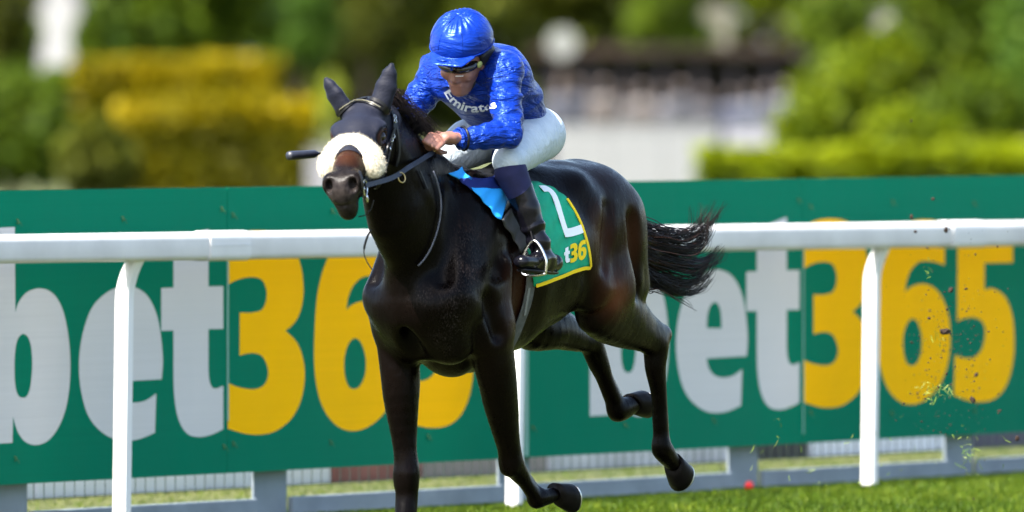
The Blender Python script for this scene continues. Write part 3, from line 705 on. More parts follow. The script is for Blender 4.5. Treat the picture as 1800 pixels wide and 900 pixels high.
# muscles that stand proud: forearm, gaskin, quadriceps, shoulder
for e_, k_ in ((re_, rk), (le, lk)):
    sg_ = 1 if e_.y > 0 else -1; m_ = e_.lerp(k_, .28)
    b.e(e_.lerp(k_, .02) + Vector((.045, sg_ * .02, 0)), e_.lerp(k_, .55) + Vector((.030, sg_ * .012, 0)), (.050, .040), (.026, .022), up=(1, 0, 0), k=.014)
    b.e(e_.lerp(k_, .0) + Vector((-.045, sg_ * .022, .02)), e_.lerp(k_, .5) + Vector((-.028, sg_ * .012, 0)), (.046, .036), (.022, .020), up=(1, 0, 0), k=.014)
    b.ell(k_ + Vector((.026, 0, .018)), ((.028, 0, 0), (0, .046, 0), (0, 0, .026)), k=.010); b.ell(k_ + Vector((.022, 0, -.030)), ((.026, 0, 0), (0, .042, 0), (0, 0, .022)), k=.010)
for t_, o_ in ((lst, lho), (rst, rho)):
    sg_ = 1 if t_.y > 0 else -1
    b.e(t_ + Vector((.02, sg_ * .035, -.01)), t_.lerp(o_, .6) + Vector((0, sg_ * .02, -.03)), (.06, .04), (.028, .024), k=.014)
    b.e(t_.lerp(o_, .1) + Vector((-.07, sg_ * .035, .07)), t_.lerp(o_, .62) + Vector((-.02, sg_ * .015, .035)), (.055, .035), (.022, .02), k=.014)
for s in (-1, 1):
    b.e((-.70, s * .20, 1.34), (-.72, s * .215, 1.13), (.085, .045), (.075, .05), up=(1, 0, 0), k=.02)
    b.e((-.93, s * .19, 1.40), (-1.02, s * .185, 1.14), (.075, .05), (.065, .045), up=(1, 0, 0), k=.02)
    b.e((.10, s * .175, 1.42), (.25, s * .20, 1.14), (.055, .04), (.06, .045), up=(1, 0, 0), k=.02)
    b.e((.02, s * .20, 1.24), (.06, s * .215, 1.02), (.075, .04), (.06, .045), up=(1, 0, 0), k=.02)
    b.e((.42, s * .095, 1.46), (.62, s * .065, 1.70), (.035, .03), (.03, .025), k=.03)
# grooves between the big muscles
for s in (-1, 1):
    for p, q, r in (((.33, .155, 1.52), (.40, .16, 1.18), .020), ((-.06, .235, 1.42), (-.02, .262, 1.08), .020), ((-.56, .275, 1.18), (-.64, .265, 1.05), .020), ((-.93, .255, 1.40), (-1.0, .225, 1.12), .020), ((-.74, .262, 1.45), (-.70, .262, 1.22), .018), ((.20, .235, 1.10), (.14, .245, .96), .016), ((.42, .02, 1.12), (.36, .0, .86), .022)):
        b.e((p[0], s * p[1], p[2]), (q[0], s * q[1], q[2]), r, r * .8, k=.06, op='s')
# head
b.e(hh(.03, -.045, 0), hh(.20, -.045, 0), (.075, .075), (.085, .092), up=hup, k=.03)
b.e(hh(.20, -.045, 0), hh(.43, -.035, 0), (.085, .088), (.062, .054), up=hup, k=.03)
b.e(hh(.43, -.035, 0), hh(.535, -.045, 0), (.060, .052), (.058, .058), up=hup, k=.03)
for s in (-1, 1):
    b.ell(hh(.205, -.13, s * .052), (hdir * .115, hup * .105, hside * .042), k=.04)
    b.ell(hh(.185, -.018, s * .080), (hdir * .055, hup * .038, hside * .032), k=.03)         # brow
    b.e(hh(.23, -.055, s * .08), hh(.40, -.06, s * .05), (.02, .012), (.012, .01), up=hup, k=.03)     # facial crest
    b.ell(hh(.540, -.030, s * .050), (hdir * .048, hup * .042, hside * .03), k=.025)       # nostril wing
b.e(hh(.22, -.16, 0), hh(.50, -.125, 0), (.055, .05), (.032, .036), up=hup, k=.04)
b.ell(hh(.572, -.074, 0), (hdir * .042, hup * .054, hside * .050), k=.03)
b.ell(hh(.552, -.142, 0), (hdir * .044, hup * .046, hside * .041), k=.035)
for s in (-1, 1):
    b.ell(hh(.572, -.024, s * .047), (hdir * .030, hup * .026, hside * .016), k=.012, op='s')
    b.ell(hh(.205, -.030, s * .106), (hdir * .030, hup * .020, hside * .014), k=.012, op='s')
b.e(hh(.60, -.095, -.06), hh(.60, -.095, .06), .007, k=.010, op='s')                        # mouth line
# ears
for s, base, mid, tip in ((1, (668, 186), (679, 152), (689, 113)), (-1, (608, 194), (589, 166), (573, 139))):
    p0 = hh(.045, .005, s * .06); p0 = hd(base[0], base[1], p0); p1 = hd(mid[0], mid[1], p0); p2 = hd(tip[0], tip[1], p0 - HF * 0)
    fw = Vector((1, .5 * s, 0)); b.e(p0, p1, (.028, .040), (.020, .038), up=fw, k=.03); b.e(p1, p1.lerp(p2, .6), (.020, .038), (.015, .024), up=fw, k=.012); b.e(p1.lerp(p2, .6), p2, (.015, .024), (.007, .006), up=fw, k=.01)
HV_, HFc = b.mesh_data(); V3 = relax(HV_, HFc, 3, .5); V12 = relax(V3, HFc, 4, .5); mk_ = np.clip((HV_[:, 0] - .45) / .1, 0, 1) * np.clip((HV_[:, 2] - 1.4) / .1, 0, 1); HV_ = V12 + (V3 - V12) * mk_[:, None]; HN = vnormals(HV_, HFc)
HV_ += HN * (.0035 * vnoise(HV_ * 9) + .006 * vnoise(HV_ * np.array([5, 5, 3.2]) + 3) * (1 - mk_))[:, None]
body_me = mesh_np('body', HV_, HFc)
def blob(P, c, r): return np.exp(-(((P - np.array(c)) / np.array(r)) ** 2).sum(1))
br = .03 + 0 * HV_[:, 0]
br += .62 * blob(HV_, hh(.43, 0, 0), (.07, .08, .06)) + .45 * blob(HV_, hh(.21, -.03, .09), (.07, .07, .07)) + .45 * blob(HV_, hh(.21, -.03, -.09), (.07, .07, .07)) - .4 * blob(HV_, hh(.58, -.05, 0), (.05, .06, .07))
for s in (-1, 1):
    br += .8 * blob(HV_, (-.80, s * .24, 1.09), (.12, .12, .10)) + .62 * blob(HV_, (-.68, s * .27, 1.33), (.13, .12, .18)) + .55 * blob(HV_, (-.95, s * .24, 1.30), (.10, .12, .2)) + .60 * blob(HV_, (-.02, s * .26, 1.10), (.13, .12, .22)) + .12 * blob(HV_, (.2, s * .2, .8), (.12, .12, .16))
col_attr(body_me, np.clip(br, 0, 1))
sw = 0 * br                                    # dried sweat on the near shoulder, its hair sheen put into the colour
for u_, v_, r_ in ((818, 470, .085), (808, 520, .075), (800, 565, .06), (825, 430, .06), (745, 520, .04), (780, 600, .05)):
    k_ = hp(u_, v_, .17); dd_ = HV_ - np.array(k_); vw = np.array(Vector(k_) - w2h((0, 0, CAMH))); vw /= np.linalg.norm(vw); dd_ = dd_ - (dd_ @ vw)[:, None] * vw; sw = np.maximum(sw, np.exp(-((dd_ ** 2).sum(1) / r_ ** 2)) * (HN @ vw < 0))
col_attr(body_me, np.clip(sw, 0, 1), 'sweat_sheen')
col_attr(body_me, np.clip(1.3 * blob(HV_, hh(.575, -.07, 0), (.06, .085, .08)), 0, 1), 'muzzle')
def coat():
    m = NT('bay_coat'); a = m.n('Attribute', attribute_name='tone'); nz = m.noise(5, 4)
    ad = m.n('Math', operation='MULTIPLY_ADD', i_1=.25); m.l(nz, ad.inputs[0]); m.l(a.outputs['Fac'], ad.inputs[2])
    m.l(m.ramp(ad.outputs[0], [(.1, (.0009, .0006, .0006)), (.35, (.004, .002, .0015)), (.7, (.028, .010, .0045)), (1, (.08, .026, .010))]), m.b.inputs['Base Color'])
    sa_ = m.n('Attribute', attribute_name='sweat_sheen'); f1 = m.noise(240, 3, (1, 1, .3)); rp_ = m.ramp(f1, [(.52, (0, 0, 0)), (.70, (1, 1, 1))]); ml = m.n('Math', operation='MULTIPLY'); m.l(sa_.outputs['Fac'], ml.inputs[0]); m.l(rp_, ml.inputs[1])
    old = m.b.inputs['Base Color'].links[0].from_socket; mxs = m.n('MixRGB', i_2=(.034, .027, .025, 1)); m.l(ml.outputs[0], mxs.inputs[0]); m.l(old, mxs.inputs[1]); m.l(mxs.outputs[0], m.b.inputs['Base Color'])
    mz = m.n('Attribute', attribute_name='muzzle'); mzc = m.ramp(m.noise(50, 4), [(.3, (.010, .008, .008)), (.7, (.034, .028, .026))]); mzx = m.n('MixRGB'); m.l(mz.outputs['Fac'], mzx.inputs[0]); m.l(mxs.outputs[0], mzx.inputs[1]); m.l(mzc, mzx.inputs[2]); m.l(mzx.outputs[0], m.b.inputs['Base Color'])
    hr = m.noise(220, 3, (1, 1, .18)); rr = m.ramp(m.noise(14, 4), [(.35, (.20,) * 3), (.7, (.40,) * 3)]); m.l(rr, m.b.inputs['Roughness'])
    p = m.bump(hr, .22, .004); p = m.bump(m.noise(70, 4, (1, 1, .22)), .30, .005, p); m.bump(m.noise(16, 4, (1, 1, .45)), .16, .012, p); m.b.inputs['Specular IOR Level'].default_value = .06; return m.m
coat_m = coat()
horse = hroot('racehorse', 'dark bay racehorse galloping in a navy hood and white noseband', 'horse')
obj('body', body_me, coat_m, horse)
BV = BVHTree.FromPolygons([tuple(p) for p in HV_], [tuple(f) for f in HFc.tolist()])
def hit(u, v, off=0.0):
    d = ray(u, v); r = BV.ray_cast(CAMP, d)
    if r[0] is None: return None
    n = r[1] if r[1].dot(d) < 0 else -r[1]
    return r[0] + n * off, n
# hooves
hoof_m = M('hoof_horn', (.006, .005, .0045), .45, .08, .3, 20, .2, 90, .002); shoe_m = M('shoe_metal', (.55, .56, .5), .35, .5, Metallic=.9)
def hoof(c, ax, fwd, L=.075, r=.058):          # c centre of the coronet, ax towards the sole, fwd towards the toe
    c = Vector(c); ax = Vector(ax).normalized(); fwd = Vector(fwd); fwd = (fwd - ax * fwd.dot(ax)).normalized(); sd_ = ax.cross(fwd); V = []; n = 20; rows = ((0, .80, -.008), (.15, .86, 0), (.6, .98, .012), (1, 1.08, .022), (1.04, 1.02, .022), (1.0, .72, .02), (.93, .1, .01))
    for t, s, sh in rows:
        for j in range(n):
            q = 2 * math.pi * j / n; cs, sn = math.cos(q), math.sin(q); rf_ = 1.12 if cs > 0 else .82
            V.append(c + ax * (L * t + (-.012 if t < .1 and cs < 0 else 0)) + fwd * (cs * r * s * rf_ + sh) + sd_ * (sn * r * s * .95))
    m = MB(); F = [(i * n + j, i * n + (j + 1) % n, (i + 1) * n + (j + 1) % n, (i + 1) * n + j) for i in range(len(rows) - 1) for j in range(n)] + [tuple(range(n - 1, -1, -1)), tuple((len(rows) - 1) * n + j for j in range(n))]
    m.add(V, F); o = m.build('hoof', hoof_m, horse, True)
    sh = MB(); pts = [c + ax * (L * 1.05) + fwd * (math.cos(q) * r * (1.08 if math.cos(q) > 0 else .85) + .022) + sd_ * (math.sin(q) * r * .95) for q in np.linspace(-2.5, 2.5, 22)]
    sh.tube(pts, .0055, 6); sh.build('shoe', shoe_m, o, True)
hoof(rh + Vector((.01, 0, -.005)), (.35, 0, -1), (1, 0, .3), L=.07)
hoof(lf.lerp(lh, .62), (lh - lf) + Vector((-.03, .02, .0)), (.1, 0, -1))
hoof(lfe.lerp(lhf, .62), (lhf - lfe) + Vector((-.05, 0, .03)), (.35, 0, -1))
hoof(rfe.lerp(rhf, .62), (rhf - rfe) + Vector((-.03, 0, .02)), (.2, 0, -1))
# eyes
eye_m = M('eye', (.010, .005, .003), .06, .4)
for s in (-1, 1):
    m = SDF(.004).ell(hh(.205, -.030, s * .094), (hdir * .022, hup * .018, hside * .016)); V, F = m.mesh_data(); obj('eye', mesh_np('eye', V, F), eye_m, horse)
# hood and its ears: cloth lying on the head
hpos = HV_ - np.array(poll); ha_, hb_, hc_ = hpos @ np.array(hdir), hpos @ np.array(hup), hpos @ np.array(hside)
def cloth_from(mask, off, name, mat, parent, thick=.003):
    fm = mask[HFc].all(1); F = HFc[fm]; used, inv = np.unique(F, return_inverse=True); F = inv.reshape(-1, 4); V = HV_[used] + HN[used] * off
    E = np.sort(np.concatenate([F[:, [0, 1]], F[:, [1, 2]], F[:, [2, 3]], F[:, [3, 0]]]), 1); e, c = np.unique(E, axis=0, return_counts=True); be = e[c == 1]
    for _ in range(14):
        S = np.zeros_like(V); n = np.zeros(len(V))
        for i, j in ((0, 1), (1, 0)): np.add.at(S, be[:, i], V[be[:, j]]); np.add.at(n, be[:, i], 1)
        k = n > 0; V[k] += .5 * (S[k] / n[k][:, None] - V[k])
    me = mesh_np(name, V, F); o = obj(name, me, mat, parent); md = o.modifiers.new('thickness', 'SOLIDIFY'); md.thickness = thick; md.offset = -1; return o, V
eyeh = np.minimum(((ha_ - .212) / .054) ** 2 + ((hb_ + .036) / .043) ** 2, 9); ear = (hb_ > .045) & (ha_ < .2)
hm = ((ha_ > -.075) & (ha_ < .40) & (hb_ > -.115 - .12 * np.clip(ha_, 0, .4)) & ((eyeh > 1) | (np.abs(hc_) < .040)) & (ha_ < .6)) | (ear & (ha_ > -.25) & (HV_[:, 2] > poll.z - .02))
hm &= HV_[:, 2] > 1.55
def hood_cloth():
    m = NT('hood_lycra'); w = m.noise(300, 2); m.b.inputs['Base Color'].default_value = (.0055, .0066, .0135, 1); m.set(Roughness=.62); m.b.inputs['Specular IOR Level'].default_value = .15
    m.b.inputs['Sheen Weight'].default_value = .05; m.b.inputs['Sheen Roughness'].default_value = .4; m.b.inputs['Sheen Tint'].default_value = (.45, .5, .75, 1)
    p = m.bump(w, .15, .001); m.bump(m.noise(26, 3, (1, 1, 2.2), 1.2), .35, .006, p); return m.m
cloth_from(hm, .004, 'hood', hood_cloth(), horse)
# hair: tapering strands
def strands(name, paths, r0, mat, parent, n=3):
    V = []; F = []; b0 = 0
    for P, r in paths:
        m = len(P); T = np.gradient(P, axis=0); T /= np.linalg.norm(T, axis=1)[:, None] + 1e-9
        a = np.cross(T, np.array([.3, .5, .81])); a /= np.linalg.norm(a, axis=1)[:, None] + 1e-9; c = np.cross(T, a)
        rad = r * (1 - np.linspace(0, 1, m) ** 2 * .85)
        ring = np.stack([P + (a * math.cos(2 * math.pi * j / n) + c * math.sin(2 * math.pi * j / n)) * rad[:, None] for j in range(n)], 1); V.append(ring.reshape(-1, 3))
        i, j = np.meshgrid(np.arange(m - 1), np.arange(n), indexing='ij'); i, j = i.ravel(), j.ravel(); k = (j + 1) % n
        F.append(np.stack([i * n + j, i * n + k, (i + 1) * n + k, (i + 1) * n + j], 1) + b0); b0 += m * n
    return obj(name, mesh_np(name, np.concatenate(V), np.concatenate(F)), mat, parent)
def bez(P, n): 
    return np.array([list(p) for p in catmull([Vector(p) for p in P], n)])
hair_m = M('hair_black', (.005, .003, .0025), .42, .12, .6, 9); hair2_m = M('hair_brown', (.03, .011, .006), .4, .15, .4, 9)
rg = np.random.default_rng(4)
def tailpath(v0, U, Vv, ys, r):
    P = [(-1.09, 0 + rg.normal(0, .012), 1.45 + rg.normal(0, .014))]
    P += [hp(u + rg.normal(0, 2.5), v + rg.normal(0, 2.5), y) for u, v, y in zip(U, Vv, ys)]; return bez(P, 5), r
tp = []; tp2 = []
guides = [  # (weight, u-list, v-list)
    (1.6, (1130, 1170, 1205, 1238, 1262), (408, 418, 420, 402, 366)), (1.5, (1130, 1172, 1212, 1236, 1250), (415, 428, 434, 416, 374)), (1.2, (1130, 1175, 1215, 1236, 1240), (425, 440, 444, 425, 385)),
    (1.5, (1130, 1175, 1218, 1245, 1258), (435, 455, 462, 455, 436)), (1.5, (1130, 1172, 1215, 1240, 1254), (450, 470, 480, 474, 448)), (1.5, (1130, 1168, 1205, 1232, 1250), (462, 484, 497, 489, 462)),
    (1.4, (1130, 1162, 1195, 1222, 1238), (474, 494, 510, 505, 484)), (1.1, (1130, 1155, 1180, 1202, 1216), (482, 500, 512, 515, 502)), (.5, (1130, 1165, 1195, 1222, 1228), (400, 408, 412, 400, 362)), (.2, (1130, 1160, 1190, 1212, 1224), (488, 503, 517, 530, 540))]
for w, U, Vv in guides:
    for i in range(int(54 * w)):
        if i % 11 == 0: lu, lv_ = rg.normal(0, 8), rg.normal(0, 10)      # locks
        du, dv = lu + rg.normal(0, 2.2), lv_ + rg.normal(0, 2.6); fr = np.linspace(.3, 1, 5); t = rg.random() * .35
        U2 = [u + du * f for u, f in zip(U, fr)]; V2 = [v + dv * (1 - .5 * f) for v, f in zip(Vv, fr)]
        cut = 5 if rg.random() < .75 else 4
        P = tailpath(0, U2[:cut], V2[:cut], (np.array([0, .02, .03, .03, .03]) + rg.normal(0, .018))[:cut], rg.uniform(.0011, .0024))
        (tp2 if rg.random() < .12 else tp).append(P)
strands('tail', tp, 0, hair_m, horse); tl = strands('tail_brown_hair', tp2, 0, hair2_m, horse); tl.name = 'tail_streak'
tc_ = SDF(.01); tc_.e((-1.06, 0, 1.46), (-1.25, .0, 1.455), .05, .04, k=.02); tc_.e((-1.25, 0, 1.455), hp(1146, 450, .01), (.04, .035), (.068, .02), k=.02); tc_.e(hp(1146, 450, .01), hp(1168, 455, .015), (.068, .02), (.04, .008), k=.02)
V, F = tc_.mesh_data(); V += (vnormals(V, F) * (.008 * vnoise(V * np.array([8, 60, 60])))[:, None]); obj('tail_dock', mesh_np('tail_dock', V, F), hair_m, horse)
mp_ = []
for i in range(420):                           # mane lying over the near side of the crest
    t = rg.random(); x = .36 + .34 * t; r = BV.ray_cast(Vector((x, rg.normal(0, .02), 2.3)), Vector((0, 0, -1)))
    if r[0] is None or r[0].z < 1.4: continue
    p = r[0]; d = Vector((rg.normal(-.06, .03), .05 + abs(rg.normal(.03, .02)), 0)); L = rg.uniform(.35, .8)
    mp_.append((bez([p, p + d * .5 * L + ZV * rg.uniform(.02, .05), p + d * 1.1 * L + ZV * rg.uniform(.0, .03), p + d * 1.5 * L + Vector((0, .01, -.07 * L))], 5), rg.uniform(.0012, .0026)))
fl_ = []
for i in range(26):
    p = hh(rg.uniform(-.01, .03), .03, rg.normal(0, .03)); fl_.append((bez([p, p + ZV * .02 + hside * rg.normal(0, .008), p + ZV * rg.uniform(.03, .05) + hside * rg.normal(0, .016)], 4), .0008))
strands('mane', mp_, 0, hair_m, horse); strands('forelock', fl_, 0, hair_m, horse)['kind'] = 'stuff'

# ------------------------------------------------------------------ tack
leather = M('black_leather', (.006, .006, .007), .38, .22, .3, 30, .25, 160, .001)
steel = M('steel', (.62, .62, .62), .22, .5, Metallic=1.0)
def patch(name, left, right, mat, parent, off=.010, nu=14, nv=22, thick=.004, wave=.004, bv=hit):
    L = catmull([Vector((*p, 0)) for p in left], 8); Rr = catmull([Vector((*p, 0)) for p in right], 8)
    def along(P, t): x = t * (len(P) - 1); i = min(int(x), len(P) - 2); return P[i].lerp(P[i + 1], x - i)
    V = []; last = None
    for j in range(nv + 1):
        a, c = along(L, j / nv), along(Rr, j / nv)
        for i in range(nu + 1):
            p = a.lerp(c, i / nu); h = bv(p.x, p.y, off)
            if h is None: V.append(last if last is not None else Vector((0, 0, 1.2))); continue
            q = h[0] + h[1] * wave * math.sin(p.x * .21 + p.y * .13); last = q; V.append(q)
    m = MB(); n = nu + 1
    m.add(V, [(j * n + i, j * n + i + 1, (j + 1) * n + i + 1, (j + 1) * n + i) for j in range(nv) for i in range(nu)])
    o = m.build(name, mat, parent, True); md = o.modifiers.new('thickness', 'SOLIDIFY'); md.thickness = thick; md.offset = 0; return o
def strap(name, pts, width, mat, parent, off=.006, thick=.004, n=6, bv=hit, pre=None):
    P = catmull([Vector((*p, 0)) for p in pts], n) if pre is None else pre; A = []
    for p in P:
        h = bv(p.x, p.y, off) if pre is None else p
        if h is not None: A.append(h)
    V = []
    for i, (p, nn) in enumerate(A):
        t = (A[min(i + 1, len(A) - 1)][0] - A[max(i - 1, 0)][0]).normalized(); s = t.cross(nn).normalized() * (width / 2); u = nn * (thick / 2)
        V += [p - s - u, p + s - u, p + s + u, p - s + u]
    m = MB(); k = len(A)
    m.add(V, [(i * 4 + j, i * 4 + (j + 1) % 4, (i + 1) * 4 + (j + 1) % 4, (i + 1) * 4 + j) for i in range(k - 1) for j in range(4)] + [(3, 2, 1, 0), tuple((k - 1) * 4 + j for j in range(4))])
    return m.build(name, mat, parent, autosmooth=.9)
def ring(c, ax, r, t, name, mat, parent, n=20):
    c = Vector(c); ax = Vector(ax).normalized(); a = ax.cross(Vector((.3, .2, 1))).normalized(); d = ax.cross(a); m = MB()
    m.tube([c + (a * math.cos(q) + d * math.sin(q)) * r for q in np.linspace(0, 2 * math.pi, n + 1)], t, 7, False); return m.build(name, mat, parent, True)
# number cloth
cg = M('cloth_green', (.006, .30, .16), .7, .2, .12, 20, .3, 50, .004); cy = M('cloth_yellow', (.85, .58, .01), .7, .2); cw = M('cloth_white', (.8, .82, .84), .7, .2, .04, 12)
ncl = hroot('number_cloth', 'green number cloth with white figure and yellow edge under the saddle', 'saddle cloth')
cl_l = [(928, 322), (924, 352), (922, 385), (922, 420), (925, 455), (930, 480), (935, 503)]
cl_r = [(955, 329), (975, 338), (993, 354), (1008, 378), (1020, 405), (1029, 437), (1033, 466)]
base = patch('cloth', cl_l, cl_r, cg, ncl, .014, 24, 30, .005, .003)
strap('yellow_border', [(p[0] - 2, p[1]) for p in cl_r[2:]], .014, cy, ncl, .021, .003)
strap('yellow_border', [(936, 501), (955, 495), (980, 485), (1005, 475), (1031, 467)], .014, cy, ncl, .021, .003)
strap('figure_stroke', [(947, 338), (957, 338), (966, 345), (972, 358), (978, 378), (984, 398), (989, 412)], .034, cw, ncl, .020, .002)
strap('figure_stroke', [(985, 411), (995, 410), (1006, 407), (1017, 403)], .034, cw, ncl, .0205, .002)
def glyph_uv(ch, x0, x1, ytop, ybot, skew, mat, parent, name, off, bv=hit):
    paths = GL[ch]; us = [p[0] for p in paths[0]]; vs_ = [p[1] for p in paths[0]]; a, c, t, bt = min(us), max(us), min(vs_), max(vs_)
    fn = lambda u, v: ((u - a) / (c - a), (v - t) / (bt - t))
    me = fill(name, [outline(pa, fn) for pa in paths])
    for v in me.vertices:
        x, y = v.co.x, v.co.y; h = bv(x0 + (x1 - x0) * x, ytop + (ybot - ytop) * y + skew * x, off)
        v.co = h[0] if h else Vector((0, 0, 1.2))
    return obj(name, me, mat, parent)
glyph_uv('t', 984, 994, 436, 463, -3, cw, ncl, 'letter', .0205); glyph_uv('3', 995, 1008, 430, 462, -4, cy, ncl, 'letter', .0205); glyph_uv('6', 1009, 1023, 425, 458, -4, cy, ncl, 'letter', .0205)
far = base.data.copy()
for v in far.vertices: v.co.y = -v.co.y
far.flip_normals(); fo = obj('cloth', far, cg, ncl); md = fo.modifiers.new('thickness', 'SOLIDIFY'); md.thickness = .005; md.offset = 0
# weight cloth in two blues over the withers
wcl = hroot('weight_cloth', 'bright blue and navy cloth over the withers before the saddle', 'saddle cloth')
cyan = M('cloth_cyan', (.02, .30, .78), .7, .2, .06, 12, .2, 60, .002); navy = M('cloth_navy', (.006, .016, .12), .7, .2, .1, 20)
patch('blue_panel', [(783, 306), (792, 311), (801, 318)], [(811, 300), (820, 309), (830, 319)], cyan, wcl, .014, 10, 8)
patch('navy_panel', [(801, 317), (812, 326), (825, 336)], [(880, 314), (884, 322), (890, 333)], navy, wcl, .0145, 16, 8)
patch('blue_panel', [(826, 333), (840, 350), (855, 367), (869, 385)], [(891, 333), (889, 345), (882, 364), (873, 387)], cyan, wcl, .016, 12, 14)
# saddle
sad = hroot('racing_saddle', 'small black racing saddle with grey pads and steel stirrup under the jockey', 'saddle')
s = SDF(.008); s.e((.0, 0, 1.575), (-.3, 0, 1.585), (.025, .10), (.03, .13), k=.03); s.e((.02, 0, 1.59), (.0, 0, 1.56), .03, .06, k=.04); s.e((-.3, 0, 1.60), (-.32, 0, 1.57), .04, .1, k=.04)
for q in (-1, 1): s.e((-.12, q * .10, 1.57), (-.12, q * .22, 1.44), (.07, .016), (.06, .012), up=(1, 0, 0), k=.03)
V, F = s.mesh_data(); obj('seat', mesh_np('seat', V, F), leather, sad)
gd = M('pad_dark_grey', (.055, .056, .06), .75, .3, .2, 20, .3, 90, .002); gl_ = M('pad_light_grey', (.36, .36, .38), .7, .3, .1, 20)
patch('pad', [(874, 387), (884, 402), (896, 420), (911, 445)], [(891, 367), (908, 378), (921, 402), (921, 432)], gd, sad, .018, 10, 14, .008)
patch('pad', [(893, 372), (907, 384), (919, 404), (925, 442)], [(904, 366), (918, 388), (929, 412), (937, 434)], gl_, sad, .013, 8, 12, .006)
gp = []
for q in np.linspace(-.25, math.pi + .25, 60):  # girth right round the belly
    d = Vector((0, math.cos(q), -math.sin(q))); r = BV.ray_cast(Vector((-.125, 0, 1.22)), d)
    if r[0] is not None: gp.append((r[0] + d * .008, d))
gw = M('girth_webbing', (.07, .072, .07), .7, .3, .3, 40, .3, 200, .001)
strap('girth', None, .065, gw, sad, pre=gp)
strap('girth_keeper', [(926, 505), (922, 528), (918, 552)], .012, M('webbing_pale', (.16, .165, .16), .7), sad, .013)
# bridle
bri = hroot('bridle', 'black bridle with steel bit on the horse head', 'bridle')
strap('browband', [(590, 212), (593, 201), (599, 192), (610, 185), (622, 182), (636, 181), (653, 183), (669, 189), (682, 199)], .012, leather, bri, .009)
strap('browband_piping', [(600, 191.5), (610, 184.5), (622, 181.5), (636, 180.5), (653, 182.5), (668, 188)], .003, M('piping', (.10, .095, .06), .6), bri, .0124)
strap('cheekpiece', [(683, 192), (688, 206), (690, 222), (687, 240), (682, 262), (676, 286), (668, 312), (660, 330)], .016, leather, bri, .010)
strap('cheek_strap', [(690, 226), (683, 242), (676, 256), (673, 272)], .010, leather, bri, .014)
strap('throat_lash', [(692, 212), (697, 240), (699, 268), (694, 292)], .012, leather, bri, .009)
strap('lower_noseband', [(630, 303), (634, 316), (635, 332), (633, 348)], .011, leather, bri, .007)
for (u, v) in ((689.5, 207), (690.5, 214), (687, 240), (684, 246), (680, 262)):
    h = hit(u, v, .014)
    if h: ring(h[0], h[1], .0075, .0017, 'buckle', steel, bri, 12)
strap('crown_piece', [(682, 196), (672, 182), (660, 176), (648, 174), (630, 178), (612, 186), (596, 202)], .014, leather, bri, .008)
bL = hh(.475, -.10, .062); bR = hh(.475, -.10, -.062)
for c in (bL, bR): ring(c + hdir * -.005, hside, .030, .0035, 'bit_ring', steel, bri)
m = MB(); m.tube([bL, bL.lerp(bR, .5) - hup * .005, bR], .008, 8); m.build('mouthpiece', steel, bri, True)
m = MB(); m.tube([bL - hup * .03, bL - hup * .05, bL - hup * .065], [.005, .006, .003], 6); m.build('bit_hook', steel, bri, True)
m = MB(); m.tube(catmull([hd(630, 381, bL), hd(642, 378, bL), hd(652, 368, bL), hd(657, 352, bL)], 6), .0022, 6); m.build('chin_cord', leather, bri, True)
m = MB(); m.tube(catmull([hd(652, 404, bL), hd(646, 416, bL), hd(641, 432, bL), hd(640, 446, bL), hd(645, 460, bL), hd(654, 474, bL)], 6), [.0045 if i < 15 else .0022 for i in range(31)], 6); m.build('hanging_strap', leather, bri, True)
rein_m = M('rein_rubber', (.004, .008, .022), .45, .25, .3, 60, .5, 260, .002)
handL = hp(772, 256, .105); handR = hp(703, 244, -.07)
def rein(pts, w, name, mat):
    P = catmull(pts, 10); nn = Vector((.25, .95, .2)).normalized(); strap(name, None, w, mat, bri, pre=[(p, (nn - (P[min(i + 1, len(P) - 1)] - P[max(i - 1, 0)]).normalized() * 0).normalized()) for i, p in enumerate(P)], thick=.004)
rein([bL + hdir * -.02, hd(690, 312, bL.lerp(handL, .35)), hd(722, 292, bL.lerp(handL, .6)), handL + Vector((0, 0, -.012))], .019, 'rein', rein_m)
rein([bR, bR.lerp(handR, .5) - ZV * .015, handR], .020, 'rein', rein_m)
ring(hd(706, 312, bL.lerp(handL, .45)), (.2, .95, .2), .020, .0022, 'martingale_ring', M('brass', (.55, .42, .2), .3, Metallic=.9), bri)
lo = []
for p in catmull([Vector((*q, 0)) for q in ((757, 302), (764, 322), (769, 345), (770, 370), (765, 402), (755, 432), (744, 452), (733, 466))], 6):
    h = hit(p.x, p.y, .012); lo.append(h[0])
m = MB(); m.tube(lo, .0042, 7); m.build('rein_loop', M('rein_edge', (.05, .055, .075), .35), bri, True)
strap('neck_strap', [(735, 300), (742, 316), (749, 332)], .008, leather, bri, .008)
# sheepskin noseband
sn = hroot('sheepskin_noseband', 'fluffy cream white sheepskin noseband across the horse face', 'noseband')
s = SDF(.006); arc = []
for q in np.linspace(2, 178, 12):
    c, sn_ = math.cos(R(q)), math.sin(R(q)); arc.append(hh(.325 + .05 * c * c, -.058 + .068 * sn_, .088 * c))
for p, q in zip(arc, arc[1:]): s.e(p, q, .040, k=.01)
for p in (arc[0], arc[-1]): s.ell(p, (hdir * .046, hup * .04, hside * .036), k=.02)
V, F = s.mesh_data(); V = relax(V, F, 2); N = vnormals(V, F); V += N * ((.0015 * vnoise(V * 55) + .004 * vnoise(V * 22)))[:, None]
wool = NT('sheepskin'); wool.l(wool.ramp(wool.noise(60, 4), [(.3, (.62, .55, .40)), (.7, (.80, .74, .60))]), wool.b.inputs['Base Color']); wool.set(Roughness=.95, Sheen_Weight=.3); wool.bump(wool.noise(180, 4), .9, .006)
obj('fleece', mesh_np('fleece', V, F), wool.m, sn)
N = vnormals(V, F); ix = rg.integers(0, len(V), 9500); ps = []
